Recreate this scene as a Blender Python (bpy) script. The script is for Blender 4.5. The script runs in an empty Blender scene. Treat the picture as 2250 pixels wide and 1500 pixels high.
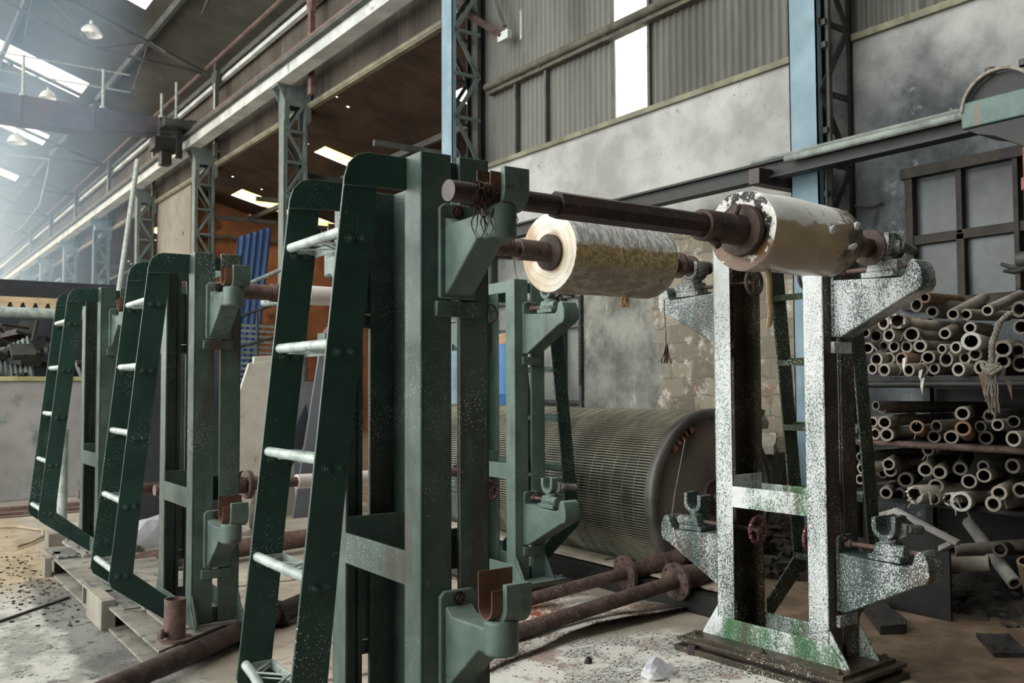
import bpy, bmesh, math, random
from mathutils import Vector, Matrix
random.seed(11)
SC = bpy.context.scene
COL = SC.collection
PI = math.pi
EXPOSURE = 2.3
HAZE = True

# ------------------------------------------------------------------ materials
def lin(h):
    h = h.lstrip('#'); c = [int(h[i:i+2], 16)/255 for i in (0, 2, 4)]
    return tuple(x/12.92 if x <= .04045 else ((x+.055)/1.055)**2.4 for x in c) + (1,)

class NT:
    """small helper around a node tree"""
    def __init__(s, name):
        s.m = bpy.data.materials.new(name); s.m.use_nodes = True
        s.t = s.m.node_tree; s.t.nodes.clear(); s.pos = None
    def n(s, typ, **kw):
        nd = s.t.nodes.new(typ)
        for k, v in kw.items(): setattr(nd, k, v)
        return nd
    def put(s, sock, v):
        if isinstance(v, bpy.types.NodeSocket): s.t.links.new(v, sock)
        elif v is not None: sock.default_value = v
    def math(s, op, a, b=None, c=None, clamp=False):
        nd = s.n('ShaderNodeMath', operation=op, use_clamp=clamp)
        for i, v in enumerate((a, b, c)): s.put(nd.inputs[i], v)
        return nd.outputs[0]
    def position(s, obj=False):
        if obj:
            return s.n('ShaderNodeTexCoord').outputs['Object']
        if s.pos is None: s.pos = s.n('ShaderNodeNewGeometry')
        return s.pos.outputs['Position']
    def scaled(s, vec, sc):
        nd = s.n('ShaderNodeMapping'); s.put(nd.inputs[0], vec); nd.inputs[3].default_value = sc
        return nd.outputs[0]
    def noise(s, scale, detail=4, rough=.6, stretch=None, obj=False, dist=0):
        v = s.position(obj)
        if stretch: v = s.scaled(v, stretch)
        nd = s.n('ShaderNodeTexNoise'); s.put(nd.inputs['Vector'], v)
        nd.inputs['Scale'].default_value = scale; nd.inputs['Detail'].default_value = detail
        nd.inputs['Roughness'].default_value = rough; nd.inputs['Distortion'].default_value = dist
        return nd.outputs[0]
    def ramp(s, v, lo, hi):
        nd = s.n('ShaderNodeMapRange', interpolation_type='SMOOTHSTEP'); s.put(nd.inputs[0], v)
        nd.inputs[1].default_value = lo; nd.inputs[2].default_value = hi
        return nd.outputs[0]
    def voro(s, scale, stretch=None, rnd=1, out=0, obj=False):
        v = s.position(obj)
        if stretch: v = s.scaled(v, stretch)
        nd = s.n('ShaderNodeTexVoronoi'); s.put(nd.inputs['Vector'], v)
        nd.inputs['Scale'].default_value = scale; nd.inputs['Randomness'].default_value = rnd
        return nd.outputs[out]
    def mixc(s, f, a, b):
        nd = s.n('ShaderNodeMix', data_type='RGBA')
        s.put(nd.inputs[0], f); s.put(nd.inputs[6], a); s.put(nd.inputs[7], b)
        return nd.outputs[2]
    def sep(s, v):
        nd = s.n('ShaderNodeSeparateXYZ'); s.put(nd.inputs[0], v); return nd.outputs
    def specks(s, scale, size, amount=.5, big=3.0):
        """scattered dots: small voronoi cells, switched on patchily"""
        d = s.voro(scale); patch = s.noise(big, 3)
        th = s.math('MULTIPLY', s.ramp(patch, amount-.18, amount+.18), size)
        return s.math('LESS_THAN', d, th)
    def finish(s, color, rough=.6, metal=0, bump=None, bstr=.3, bdist=.01, spec=.5, emis=None, alpha=None, coat=0):
        b = s.n('ShaderNodeBsdfPrincipled'); o = s.n('ShaderNodeOutputMaterial')
        s.put(b.inputs['Base Color'], color); s.put(b.inputs['Roughness'], rough); s.put(b.inputs['Metallic'], metal)
        b.inputs['Specular IOR Level'].default_value = spec
        b.inputs['Coat Weight'].default_value = coat
        if bump is not None:
            bn = s.n('ShaderNodeBump'); s.put(bn.inputs['Height'], bump)
            bn.inputs['Strength'].default_value = bstr; bn.inputs['Distance'].default_value = bdist
            s.t.links.new(bn.outputs[0], b.inputs['Normal'])
        if alpha is not None: s.put(b.inputs['Alpha'], alpha)
        s.t.links.new(b.outputs[0], o.inputs[0]); s.bsdf = b
        return s.m

def paint(name, c1, c2, rust='#3d3127', rust_amt=.66, speck=0.22, speck_amt=.5, speck_col='#d9dcd6', rough=.45, scale=7, streak=True, dust=None):
    m = NT(name)
    col = m.mixc(m.ramp(m.noise(scale, 5), .35, .7), lin(c1), lin(c2))
    st = m.noise(9, 4, .6, (1, 1, .12)) if streak else m.noise(11, 5)
    rm = m.ramp(st, rust_amt-.05, rust_amt+.08)
    col = m.mixc(m.math('MULTIPLY', rm, .75), col, lin(rust))
    ch = m.ramp(m.noise(26, 4), .70, .73)
    col = m.mixc(m.math('MULTIPLY', ch, .5), col, lin('#8d9088'))
    if dust:
        up = m.sep(m.n('ShaderNodeNewGeometry').outputs['Normal'])[2]
        col = m.mixc(m.math('MULTIPLY', m.ramp(up, .55, .9), dust[1]), col, lin(dust[0]))
    if speck: col = m.mixc(m.specks(115, speck, speck_amt, 2.2), col, lin(speck_col))
    return m.finish(col, m.math('ADD', m.math('MULTIPLY', m.noise(30, 2), .25), rough-.1), 0, m.noise(60, 4), .15, .004)

def splatter(name, c1, c2, cover_face, cover_side, col='#f0f1ee', rust='#4b3a28', zgrad=0, patchy=.5):
    """paint buried under a crust of dried white latex, thickest on the faces turned to the coating side"""
    m = NT(name)
    base = m.mixc(m.ramp(m.noise(6, 5), .4, .65), lin(c1), lin(c2))
    base = m.mixc(m.ramp(m.noise(7, 5, .6, (1, 1, .15)), .5, .7), base, lin(rust))
    nx = m.sep(m.n('ShaderNodeNewGeometry').outputs['True Normal'])[0]
    face = m.math('MULTIPLY_ADD', m.ramp(nx, -.3, -.8), cover_face-cover_side, cover_side)
    patch = m.math('MULTIPLY_ADD', m.noise(5, 5, .6, (1, 1, .5)), 1.5*patchy, -.75*patchy)
    amt = m.math('ADD', face, patch)
    fine = m.noise(150, 6, .85, (1, 1, .7))
    zz = m.sep(m.position())[2]
    amt = m.math('ADD', amt, m.math('MULTIPLY', m.math('SUBTRACT', zz, 1.2), zgrad))
    v = m.math('SUBTRACT', fine, m.math('MULTIPLY_ADD', amt, .34, .33))
    mask = m.ramp(v, .035, -.02)
    mask = m.math('MAXIMUM', mask, m.specks(90, .28, .48))
    c = m.mixc(mask, base, m.mixc(m.noise(20, 3), lin(col), lin('#c3cbcb')))
    return m.finish(c, m.math('MULTIPLY_ADD', mask, .35, .4), 0, mask, .5, .003)

def rusty(name, c1='#2b1f1c', c2='#4a3832', c3='#66524a', speck=.0, speck_amt=.5, rough=.75, speck_col='#d6d3ca', metal=0):
    m = NT(name)
    col = m.mixc(m.ramp(m.noise(9, 6, .65), .35, .65), lin(c1), lin(c2))
    col = m.mixc(m.ramp(m.noise(35, 4), .55, .75), col, lin(c3))
    if speck: col = m.mixc(m.specks(90, speck, speck_amt, 2.2), col, lin(speck_col))
    return m.finish(col, rough, metal, m.noise(70, 5), .35, .004)

def plain(name, c1, c2, scale=8, rough=.7, lo=.35, hi=.65, bump=.2, bs=50, metal=0, stretch=None, c3=None, t3=.6, s3=3, obj=False, bd=.004, spec=.5):
    m = NT(name)
    col = m.mixc(m.ramp(m.noise(scale, 5, .6, stretch, obj), lo, hi), lin(c1), lin(c2))
    if c3: col = m.mixc(m.ramp(m.noise(s3, 5, .65, stretch, obj), t3-.06, t3+.1), col, lin(c3))
    return m.finish(col, rough, metal, m.noise(bs, 4), bump, bd, spec=spec)

M = {}
M['green'] = paint('green_enamel', '#36473f', '#4a5a51', rust_amt=.58, speck=.22, speck_amt=.545)
M['green_rail'] = paint('deep_green_enamel', '#18332b', '#213f35', rust_amt=.72, speck=.24, speck_amt=.55, dust=None)
M['green_cast'] = paint('green_cast_iron', '#43554d', '#57685f', rust_amt=.60, speck=.2, speck_amt=.60, streak=False, dust=('#8a9a92', .35))
M['splat'] = splatter('latex_crusted_paint', '#243b30', '#2f4a3b', .60, .60, zgrad=.16)
M['splat_side'] = splatter('latex_specked_paint', '#332c21', '#463c2c', .10, .10)
M['splat_arm'] = splatter('latex_crusted_casting', '#2d3d37', '#41544d', .36, .26, zgrad=.16, patchy=.9)
M['splat_bar'] = splatter('latex_streaked_green', '#44704a', '#39643f', .50, .40, patchy=1.6)
M['olive'] = splatter('olive_speckled_paint', '#2b3a26', '#3a4a31', .12, .10)
M['green_far'] = paint('pale_green_enamel', '#485b53', '#586c62', rust_amt=.62, speck=.22, speck_amt=.56, dust=('#9aa79f', .4))
M['galv'] = plain('worn_galvanised_pipe', '#848f8a', '#a8b1ab', 14, .45, c3='#626d68', t3=.62, s3=12)
M['rust'] = rusty('brown_rust')
M['rust_speck'] = rusty('speckled_rust', '#3a2a25', '#5a473f', '#75625a', .24, .56)
M['rust_dark'] = rusty('dark_tarry_rust', '#1d1512', '#38251f', '#523a31', .14, .55, .5)
M['rust_pink'] = rusty('dusty_pink_rust', '#4b3833', '#6d544d', '#8d7168', .0)
M['rust_orange'] = rusty('orange_rust', '#4a3024', '#6a4734', '#5a4236')
M['pale_pipe'] = plain('pale_grimy_pipe', '#5f6660', '#828a82', 4, .6, c3='#494b45', t3=.6, s3=5)
M['steel'] = plain('grimy_steel', '#494a46', '#7a7a72', 18, .5, c3='#b9bab4', t3=.62, s3=30)
M['black'] = plain('grimy_black_steel', '#0d0e0a', '#1a1a15', 8, .6)
M['iron'] = plain('dark_iron', '#232421', '#3a3b36', 9, .6, c3='#6a6a62', t3=.68, s3=20)

# plaster wall with stains and bared blockwork
def wall_mat():
    m = NT('stained_plaster_wall'); P = m.position(); x, y, z = m.sep(P)
    pl = m.mixc(m.ramp(m.noise(1.3, 6, .62), .35, .68), lin('#858581'), lin('#a6a6a1'))
    pl = m.mixc(m.math('MULTIPLY', m.ramp(m.noise(2.6, 6, .7), .58, .75), .5), pl, lin('#7b7c78'))
    pl = m.mixc(m.math('MULTIPLY', m.ramp(m.noise(6, 7, .8), .62, .68), .7), pl, lin('#4c4d4a'))
    # upper band is a clean lighter plaster, below it a greyer damp one
    low = m.mixc(m.ramp(m.noise(1.6, 6, .65), .38, .66), lin('#55554f'), lin('#85857d'))
    low = m.mixc(m.ramp(m.noise(4, 5, .7, (1, 1, .4)), .56, .74), low, lin('#a9a9a1'))
    lowm = m.ramp(m.math('ADD', z, m.math('MULTIPLY', m.noise(2), .12)), 3.32, 3.24)
    col = m.mixc(lowm, pl, low)
    # darker blue-grey bay to the right of the near column
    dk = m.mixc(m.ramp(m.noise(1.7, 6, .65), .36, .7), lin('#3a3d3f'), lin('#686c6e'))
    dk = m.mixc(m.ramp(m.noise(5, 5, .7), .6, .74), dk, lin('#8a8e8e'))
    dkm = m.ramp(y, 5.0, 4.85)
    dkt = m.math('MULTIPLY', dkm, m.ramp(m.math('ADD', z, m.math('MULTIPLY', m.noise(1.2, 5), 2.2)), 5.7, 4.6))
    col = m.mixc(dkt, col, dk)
    # blockwork
    nd = m.n('ShaderNodeCombineXYZ'); m.put(nd.inputs[0], y); m.put(nd.inputs[1], z)
    wob = m.n('ShaderNodeVectorMath', operation='ADD'); m.put(wob.inputs[0], nd.outputs[0])
    wn = m.n('ShaderNodeTexNoise'); wn.inputs['Scale'].default_value = 5; m.put(wn.inputs['Vector'], P)
    wsc = m.n('ShaderNodeVectorMath', operation='SCALE'); m.put(wsc.inputs[0], wn.outputs[1]); wsc.inputs['Scale'].default_value = .14
    m.put(wob.inputs[1], wsc.outputs[0])
    br = m.n('ShaderNodeTexBrick'); m.put(br.inputs['Vector'], wob.outputs[0])
    br.inputs['Scale'].default_value = 1; br.inputs['Brick Width'].default_value = .34; br.inputs['Row Height'].default_value = .19
    br.inputs['Mortar Size'].default_value = .012; br.inputs['Mortar Smooth'].default_value = .5
    br.inputs['Color1'].default_value = lin('#837c6d'); br.inputs['Color2'].default_value = lin('#625c50'); br.inputs['Mortar'].default_value = lin('#6a655a')
    bc = m.mixc(m.ramp(m.noise(3.4, 4), .60, .72), br.outputs[0], lin('#6f5448'))
    bc = m.mixc(m.ramp(m.noise(6, 6, .7), .52, .7), bc, lin('#b3aea2'))
    edge = m.math('MULTIPLY', m.noise(1.8, 5, .7), 2.4)
    bm = m.math('MULTIPLY', m.ramp(m.math('ADD', y, edge), 8.75, 8.6), m.ramp(m.math('ADD', z, m.math('MULTIPLY', edge, .35)), 3.62, 3.5))
    bm = m.math('MULTIPLY', bm, m.ramp(y, 5.1, 5.2))
    col = m.mixc(bm, col, bc)
    h = m.math('ADD', m.math('MULTIPLY', m.math('MULTIPLY', br.outputs[1], bm), -1.0), m.math('MULTIPLY', m.noise(9, 6), .5))
    return m.finish(col, .9, 0, h, .5, .03, spec=.2)
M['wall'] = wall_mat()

def floor_mat():
    m = NT('littered_concrete_floor'); x, y, z = m.sep(m.position())
    def rad(cx, cy, rx, ry, amp, lo=0, hi=.35):
        dx = m.math('DIVIDE', m.math('SUBTRACT', x, cx), rx); dy = m.math('DIVIDE', m.math('SUBTRACT', y, cy), ry)
        d = m.math('SQRT', m.math('ADD', m.math('MULTIPLY', dx, dx), m.math('MULTIPLY', dy, dy)))
        v = m.math('ADD', m.math('SUBTRACT', 1, d), m.math('MULTIPLY', m.math('SUBTRACT', m.noise(2.2, 5, .65), .5), amp))
        return m.ramp(v, lo, hi)
    col = m.mixc(m.ramp(m.noise(1.1, 6, .62), .35, .68), lin('#8d8478'), lin('#b3aa9a'))
    col = m.mixc(m.ramp(m.noise(16, 5, .7), .6, .72), col, lin('#5c5850'))
    # grey oily floor left of the stands
    left = m.ramp(x, 1.5, 1.2)
    gl = m.mixc(m.ramp(m.noise(3.2, 6, .7, (1, .8, 1)), .42, .62), lin('#b4b2aa'), lin('#85837c'))
    gl = m.mixc(m.ramp(m.noise(11, 7, .82), .53, .60), gl, lin('#4b4945'))
    near = m.ramp(m.math('ADD', y, m.math('MULTIPLY', m.noise(1.3, 4), 1.6)), 8.6, 7.4)
    col = m.mixc(m.math('MULTIPLY', left, near), col, gl)
    sand = m.mixc(m.ramp(m.noise(6, 5, .7), .45, .65), lin('#a8977c'), lin('#857660'))
    col = m.mixc(m.math('MULTIPLY', left, m.ramp(m.math('ADD', y, m.math('MULTIPLY', m.noise(1.3, 4), 1.6)), 7.6, 8.6)), col, sand)
    col = m.mixc(m.math('MULTIPLY', rad(1.1, 5.6, .18, 2.4, 1.8), .6), col, lin('#2b2b2c'))
    # dried latex spill round the near stand
    sp = rad(3.0, 3.2, 1.15, 1.1, 1.0, 0, .3)
    fl = m.mixc(m.ramp(m.noise(55, 6, .82), .45, .53), lin('#433a33'), lin('#d4d3cc'))
    fl = m.mixc(m.ramp(m.noise(9, 6, .75), .60, .66), fl, lin('#8f5836'))
    wh = m.ramp(m.noise(2.6, 5, .62), .47, .55)
    fl = m.mixc(m.math('MULTIPLY', wh, .85), fl, m.mixc(m.ramp(m.noise(5, 4), .5, .62), lin('#e0ddd5'), lin('#a08a7d')))
    col = m.mixc(sp, col, fl)
    # brown trodden mud under the tube rack
    mud = m.mixc(m.ramp(m.noise(4, 6, .65), .4, .65), lin('#6a5a49'), lin('#8d7a66'))
    mud = m.mixc(m.ramp(m.noise(40, 4), .66, .7), mud, lin('#a99c88'))
    col = m.mixc(m.ramp(m.math('ADD', m.math('SUBTRACT', x, m.math('MULTIPLY', y, .12)), m.math('MULTIPLY', m.noise(2.5, 4), .35)), 3.85, 4.0), col, mud)
    h = m.math('ADD', m.noise(14, 6, .7), m.math('MULTIPLY', m.noise(70, 4, .7), .5))
    rg = m.math('MULTIPLY_ADD', m.noise(3, 3), .4, .45)
    return m.finish(col, rg, 0, h, .45, .015, spec=.35)
M['floor'] = floor_mat()

def corr_mat(name, a, b, c):
    m = NT(name)
    col = m.mixc(m.ramp(m.noise(1.2, 5, .6, (1, 1, .25)), .35, .65), lin(a), lin(b))
    col = m.mixc(m.ramp(m.noise(5, 5, .7, (1, 1, .1)), .58, .72), col, lin(c))
    return m.finish(col, .7, 0, m.noise(30, 3), .1, .005, spec=.3)
M['corr'] = corr_mat('weathered_cladding', '#4e4d47', '#676660', '#3e3b35')
M['corr_brown'] = corr_mat('sooty_brown_cladding', '#3a342e', '#524b42', '#655d53')
M['roof'] = corr_mat('sooty_roof_sheet', '#302f29', '#403f37', '#282722')
M['blue_sheet'] = corr_mat('blue_roof_sheet', '#31456a', '#3f567c', '#2a3a58')

def holes_roof():
    m = NT('rusty_holed_roof_sheet')
    col = m.mixc(m.ramp(m.noise(1.3, 5), .35, .65), lin('#2c221a'), lin('#463526'))
    w = m.n('ShaderNodeTexWave', wave_type='BANDS', bands_direction='Y'); m.put(w.inputs[0], m.position()); w.inputs['Scale'].default_value = 1.6
    col = m.mixc(m.math('MULTIPLY', w.outputs[1], .35), col, lin('#2a201a'))
    hole = m.math('LESS_THAN', m.math('ADD', m.voro(1.35), m.math('MULTIPLY', m.noise(9, 2), .03)), .062)
    return m.finish(col, .9, 0, alpha=m.math('SUBTRACT', 1, hole), spec=.2)
M['roof_rust'] = holes_roof()

def translucent(name, col, tr=.35):
    m = NT(name); o = m.n('ShaderNodeOutputMaterial'); a = m.n('ShaderNodeBsdfTranslucent'); b = m.n('ShaderNodeBsdfTransparent'); x = m.n('ShaderNodeMixShader')
    c = m.mixc(m.ramp(m.noise(2.5, 4), .4, .7), lin(col), lin('#ffffff'))
    m.put(a.inputs[0], c); m.put(b.inputs[0], lin(col)); x.inputs[0].default_value = tr
    m.t.links.new(a.outputs[0], x.inputs[1]); m.t.links.new(b.outputs[0], x.inputs[2]); m.t.links.new(x.outputs[0], o.inputs[0])
    return m.m
M['fibreglass'] = translucent('translucent_fibreglass', '#fffaf0', .6)
M['fibre_yellow'] = translucent('yellowed_fibreglass', '#ffc870', .6)

def glass_dusty():
    m = NT('dusty_window_glass'); 
    col = m.mixc(m.ramp(m.noise(2.4, 6, .7), .35, .68), lin('#222726'), lin('#3c4341'))
    return m.finish(col, .35, 0, m.noise(30, 3), .1, .002)
M['glass'] = glass_dusty()
M['blue_paint_haze_tint'] = paint('faded_blue_paint_haze_tint', '#617984', '#768c96', rust='#5d6a6c', rust_amt=.66, speck=0, rough=.6, scale=3)
M['grey_paint'] = paint('faded_grey_green_paint', '#4f5a56', '#657069', rust='#3d4543', rust_amt=.62, speck=0, rough=.6, scale=3)
M['girder_white'] = plain('whitewashed_girder', '#9fa3a0', '#c3c6c3', 1.2, .6, c3='#8f8a80', t3=.62, s3=3)
M['dark_beam'] = plain('dark_roof_steel', '#30322f', '#474944', 3, .7)
M['crane'] = plain('dull_violet_crane_paint', '#3f3d44', '#55525a', 2, .6, c3='#5f4a40', t3=.62, s3=2)
M['lamp'] = plain('white_enamel_shade', '#d6d8d4', '#ecedea', 3, .4)
M['concrete'] = plain('old_concrete', '#77736b', '#98948a', 3, .85, c3='#5c5a54', t3=.62, s3=5)
M['conc_stain'] = plain('green_stained_concrete', '#7d7b78', '#949290', 1.4, .8, c3='#5d6f6c', t3=.6, s3=1.8)
M['rim'] = plain('yellowed_rim', '#8a8458', '#b0aa7d', 3, .6)
M['slab'] = plain('pale_board', '#b9b2a5', '#cfc9bd', 2, .8, c3='#8f887c', t3=.66, s3=6)
M['grey_board'] = plain('grey_board', '#5c5f65', '#70737a', 2, .8)
M['dark_board'] = plain('dark_board', '#23262c', '#33363d', 2, .7)
M['wood'] = plain('weathered_wood', '#6f6a5f', '#8d877a', 4, .85, stretch=(1, 1, .3))
M['wood_white'] = plain('dusty_timber', '#8d8b85', '#b5b2aa', 5, .85)
M['ply'] = plain('dusty_plywood', '#96887a', '#b6aa9b', 1.6, .85, c3='#6e6055', t3=.62, s3=7)
M['mudrag'] = plain('caked_dark_debris', '#26231f', '#433d36', 12, .95, bump=.8, bs=22, bd=.03)
M['rubber'] = plain('black_rubber_scrap', '#242322', '#3c3936', 9, .75, bump=.6, bs=25, bd=.01)
M['paper'] = plain('crumpled_white_paper', '#c9c9d0', '#e2e2e6', 4, .8)
M['core_white'] = plain('white_paper_core', '#cfc6c0', '#e0d8d2', 3, .7)
M['drum_end'] = plain('dusty_steel_disc', '#6b6259', '#857b70', 1.5, .6, c3='#54423a', t3=.6, s3=2.5)
M['drum_wire'] = plain('greenish_brass_wire', '#625f51', '#85826f', 2.2, .55, c3='#4a4738', t3=.58, s3=2)
M['drum_dark'] = plain('dark_drum_core', '#100f0d', '#221f1b', 2.5, .8, c3='#4a463d', t3=.6, s3=3)
M['copper'] = plain('copper_flakes', '#8f5b46', '#b0765c', 8, .5)
M['blue_drum'] = plain('blue_drum_paint', '#3d6da6', '#6f9cc4', 1.6, .5, c3='#9fb9cc', t3=.6, s3=3, stretch=(1, 1, .3))
M['drum_cap'] = plain('buff_drum_top', '#a98a6c', '#c2a687', 3, .7)
M['red_wheel'] = paint('dull_red_wheel', '#5a2027', '#6d2b30', rust_amt=.6, speck=.3, speck_amt=.45)
M['fibre'] = plain('dark_fibre', '#2a1f19', '#4a392d', 30, .9)
M['rope'] = plain('grimy_rope', '#6d675d', '#8b857a', 25, .9, bump=.7, bs=60)
M['latex'] = plain('tan_latex_film', '#bfa077', '#d3b98f', 6, .35)
M['bunting'] = plain('buff_cloth', '#b89c78', '#cfb692', 3, .9)
M['teal'] = paint('teal_machine_paint', '#39504a', '#48625b', rust='#6d4b3d', rust_amt=.66, speck=0)
M['pink_post'] = rusty('flaking_pink_primer', '#6b3d3a', '#8a5550', '#5c4a44')

def tube_mat(name, a, b, c):
    m = NT(name)
    col = m.mixc(m.ramp(m.noise(5, 5, .65), .35, .65), lin(a), lin(b))
    col = m.mixc(m.ramp(m.noise(22, 5, .7), .60, .72), col, lin(c))
    return m.finish(col, .85, 0, m.noise(60, 4), .3, .004, spec=.2)
TUBE = {'tan': tube_mat('dusty_cardboard', '#817a6f', '#a29b90', '#bcb6ab'), 'dark': tube_mat('sooty_cardboard', '#575249', '#6f6a61', '#857f75'),
        'brown': tube_mat('brown_cardboard', '#6b5443', '#85705e', '#9a8d7e'), 'red': tube_mat('ruddy_cardboard', '#7a5a48', '#96806d', '#b9aea0'),
        'pale': tube_mat('pale_cardboard', '#93897b', '#ada497', '#7a6f60'), 'torn': tube_mat('torn_paper_wrap', '#a39b8e', '#c2bbae', '#6b6154'),
        'white': tube_mat('chalky_cardboard', '#aaa79e', '#c9c6bd', '#7f7a70')}
M['tube_in'] = plain('tube_bore', '#2b2622', '#3d3731', 6, .95)

def roll_near():
    m = NT('peeling_latex_roll'); o = m.position(True); x, y, z = m.sep(o)
    edge = m.math('MULTIPLY', m.math('SUBTRACT', m.noise(7, 6, .7, (1, 1, 1), True), .5), .16)
    slope = m.math('MULTIPLY', x, -.12)
    v = m.math('ADD', m.math('ADD', z, edge), m.math('MULTIPLY', slope, 0.3))
    white = m.ramp(v, .020, .030)
    tan = m.mixc(m.ramp(m.noise(4, 4, .5, None, True), .35, .7), lin('#b39a74'), lin('#c9b696'))
    tan = m.mixc(m.ramp(z, -.02, -.13), tan, lin('#a89a90'))
    crk = m.ramp(m.noise(13, 6, .75, (1.4, 1, 1), True), .585, .62)
    rag = m.math('MULTIPLY', crk, m.ramp(m.math('ADD', x, m.math('MULTIPLY', z, -.9)), .30, .44))
    tan = m.mixc(rag, tan, lin('#6b4f33'))
    wc = m.mixc(m.math('MULTIPLY', crk, m.ramp(x, .08, .5)), lin('#f2f2f0'), lin('#6a665e'))
    col = m.mixc(white, tan, wc)
    far = m.ramp(m.math('ADD', x, m.math('MULTIPLY', m.math('SUBTRACT', m.noise(9, 5, .7, None, True), .5), .3)), .50, .58)
    col = m.mixc(far, col, m.mixc(m.ramp(m.noise(16, 5, .7, None, True), .45, .6), lin('#43342a'), lin('#8f7a5c')))
    h = m.math('ADD', white, m.math('MULTIPLY', m.noise(9, 6, .7, None, True), .8))
    return m.finish(col, m.math('MULTIPLY_ADD', white, .3, .3), 0, h, .6, .008, coat=.1)
M['roll_near'] = roll_near()
def roll_end_near():
    m = NT('latex_clotted_end')
    col = m.mixc(m.ramp(m.noise(16, 5, .7), .5, .56), lin('#2b2622'), lin('#dcdad2'))
    z = m.sep(m.position(True))[2]
    low = m.mixc(m.ramp(m.noise(14, 5), .62, .66), lin('#6b5030'), lin('#d8d2c4'))
    col = m.mixc(m.ramp(z, -.03, -.08), col, low)
    return m.finish(col, .4, 0, m.noise(20, 5, .7), .7, .01)
M['roll_end_near'] = roll_end_near()
def roll_far():
    m = NT('crusted_rubber_roll'); x, y, z = m.sep(m.position(True))
    top = m.mixc(m.ramp(m.noise(18, 5, .7, (3, 1, 1), True), .4, .62), lin('#a5a5a3'), lin('#eeeeec'))
    low = m.mixc(m.ramp(m.noise(45, 5, .75, None, True), .42, .6), lin('#84734f'), lin('#bfa97c'))
    low = m.mixc(m.ramp(z, -.03, -.12), low, m.mixc(m.ramp(m.noise(30, 5, .7, (.4, 1, 1), True), .45, .62), lin('#857a6d'), lin('#aa9e90')))
    v = m.math('ADD', z, m.math('MULTIPLY', m.math('SUBTRACT', m.noise(30, 5, .7, None, True), .5), .10))
    col = m.mixc(m.ramp(v, .015, .04), low, top)
    return m.finish(col, .75, 0, m.noise(40, 6, .75, None, True), .7, .012)
M['roll_far'] = roll_far()
def roll_end_far():
    m = NT('layered_roll_end'); x, y, z = m.sep(m.position(True))
    r = m.math('SQRT', m.math('ADD', m.math('MULTIPLY', y, y), m.math('MULTIPLY', z, z)))
    rr = m.math('ADD', r, m.math('MULTIPLY', m.noise(5, 3, .5, None, True), .05))
    s = m.math('SINE', m.math('MULTIPLY', rr, 420))
    s2 = m.math('SINE', m.math('MULTIPLY', rr, 173))
    col = m.mixc(m.ramp(m.noise(4, 4, .6, None, True), .4, .62), lin('#e4dfd3'), lin('#d2c7b2'))
    col = m.mixc(m.math('MULTIPLY', m.ramp(s, .5, 1), .14), col, lin('#8d7450'))
    col = m.mixc(m.math('MULTIPLY', m.ramp(s2, .6, 1), .25), col, lin('#7d6138'))
    yl = m.ramp(m.math('ADD', y, m.math('MULTIPLY', m.noise(6, 3, .5, None, True), .1)), .1, .19)
    col = m.mixc(m.math('MULTIPLY', yl, .7), col, lin('#8f6d3c'))
    inner = m.ramp(m.math('ADD', r, m.math('MULTIPLY', m.noise(7, 4, .6, None, True), .08)), .165, .125)
    col = m.mixc(m.math('MULTIPLY', inner, m.math('MULTIPLY', m.ramp(y, .05, -.06), .75)), col, lin('#84602f'))
    return m.finish(col, .75, 0, s, .15, .004)
M['roll_end_far'] = roll_end_far()
def plate_mat():
    m = NT('latex_spattered_plate'); x, y, z = m.sep(m.position())
    col = m.mixc(m.ramp(m.noise(3, 5), .4, .65), lin('#6a5648'), lin('#857264'))
    og = m.math('MULTIPLY', m.ramp(m.noise(3.5, 4, .6), .42, .55), m.ramp(m.math('SUBTRACT', y, m.math('MULTIPLY', x, .15)), 3.66, 3.74))
    col = m.mixc(og, col, lin('#8a4421'))
    sp = m.ramp(m.math('ADD', m.noise(60, 5, .75), m.math('MULTIPLY', m.math('SUBTRACT', m.noise(3, 4), .5), .6)), .48, .53)
    col = m.mixc(sp, col, lin('#dbd9d1'))
    return m.finish(col, .5, 0, m.noise(40, 4), .3, .006)
M['plate'] = plate_mat()

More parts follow.
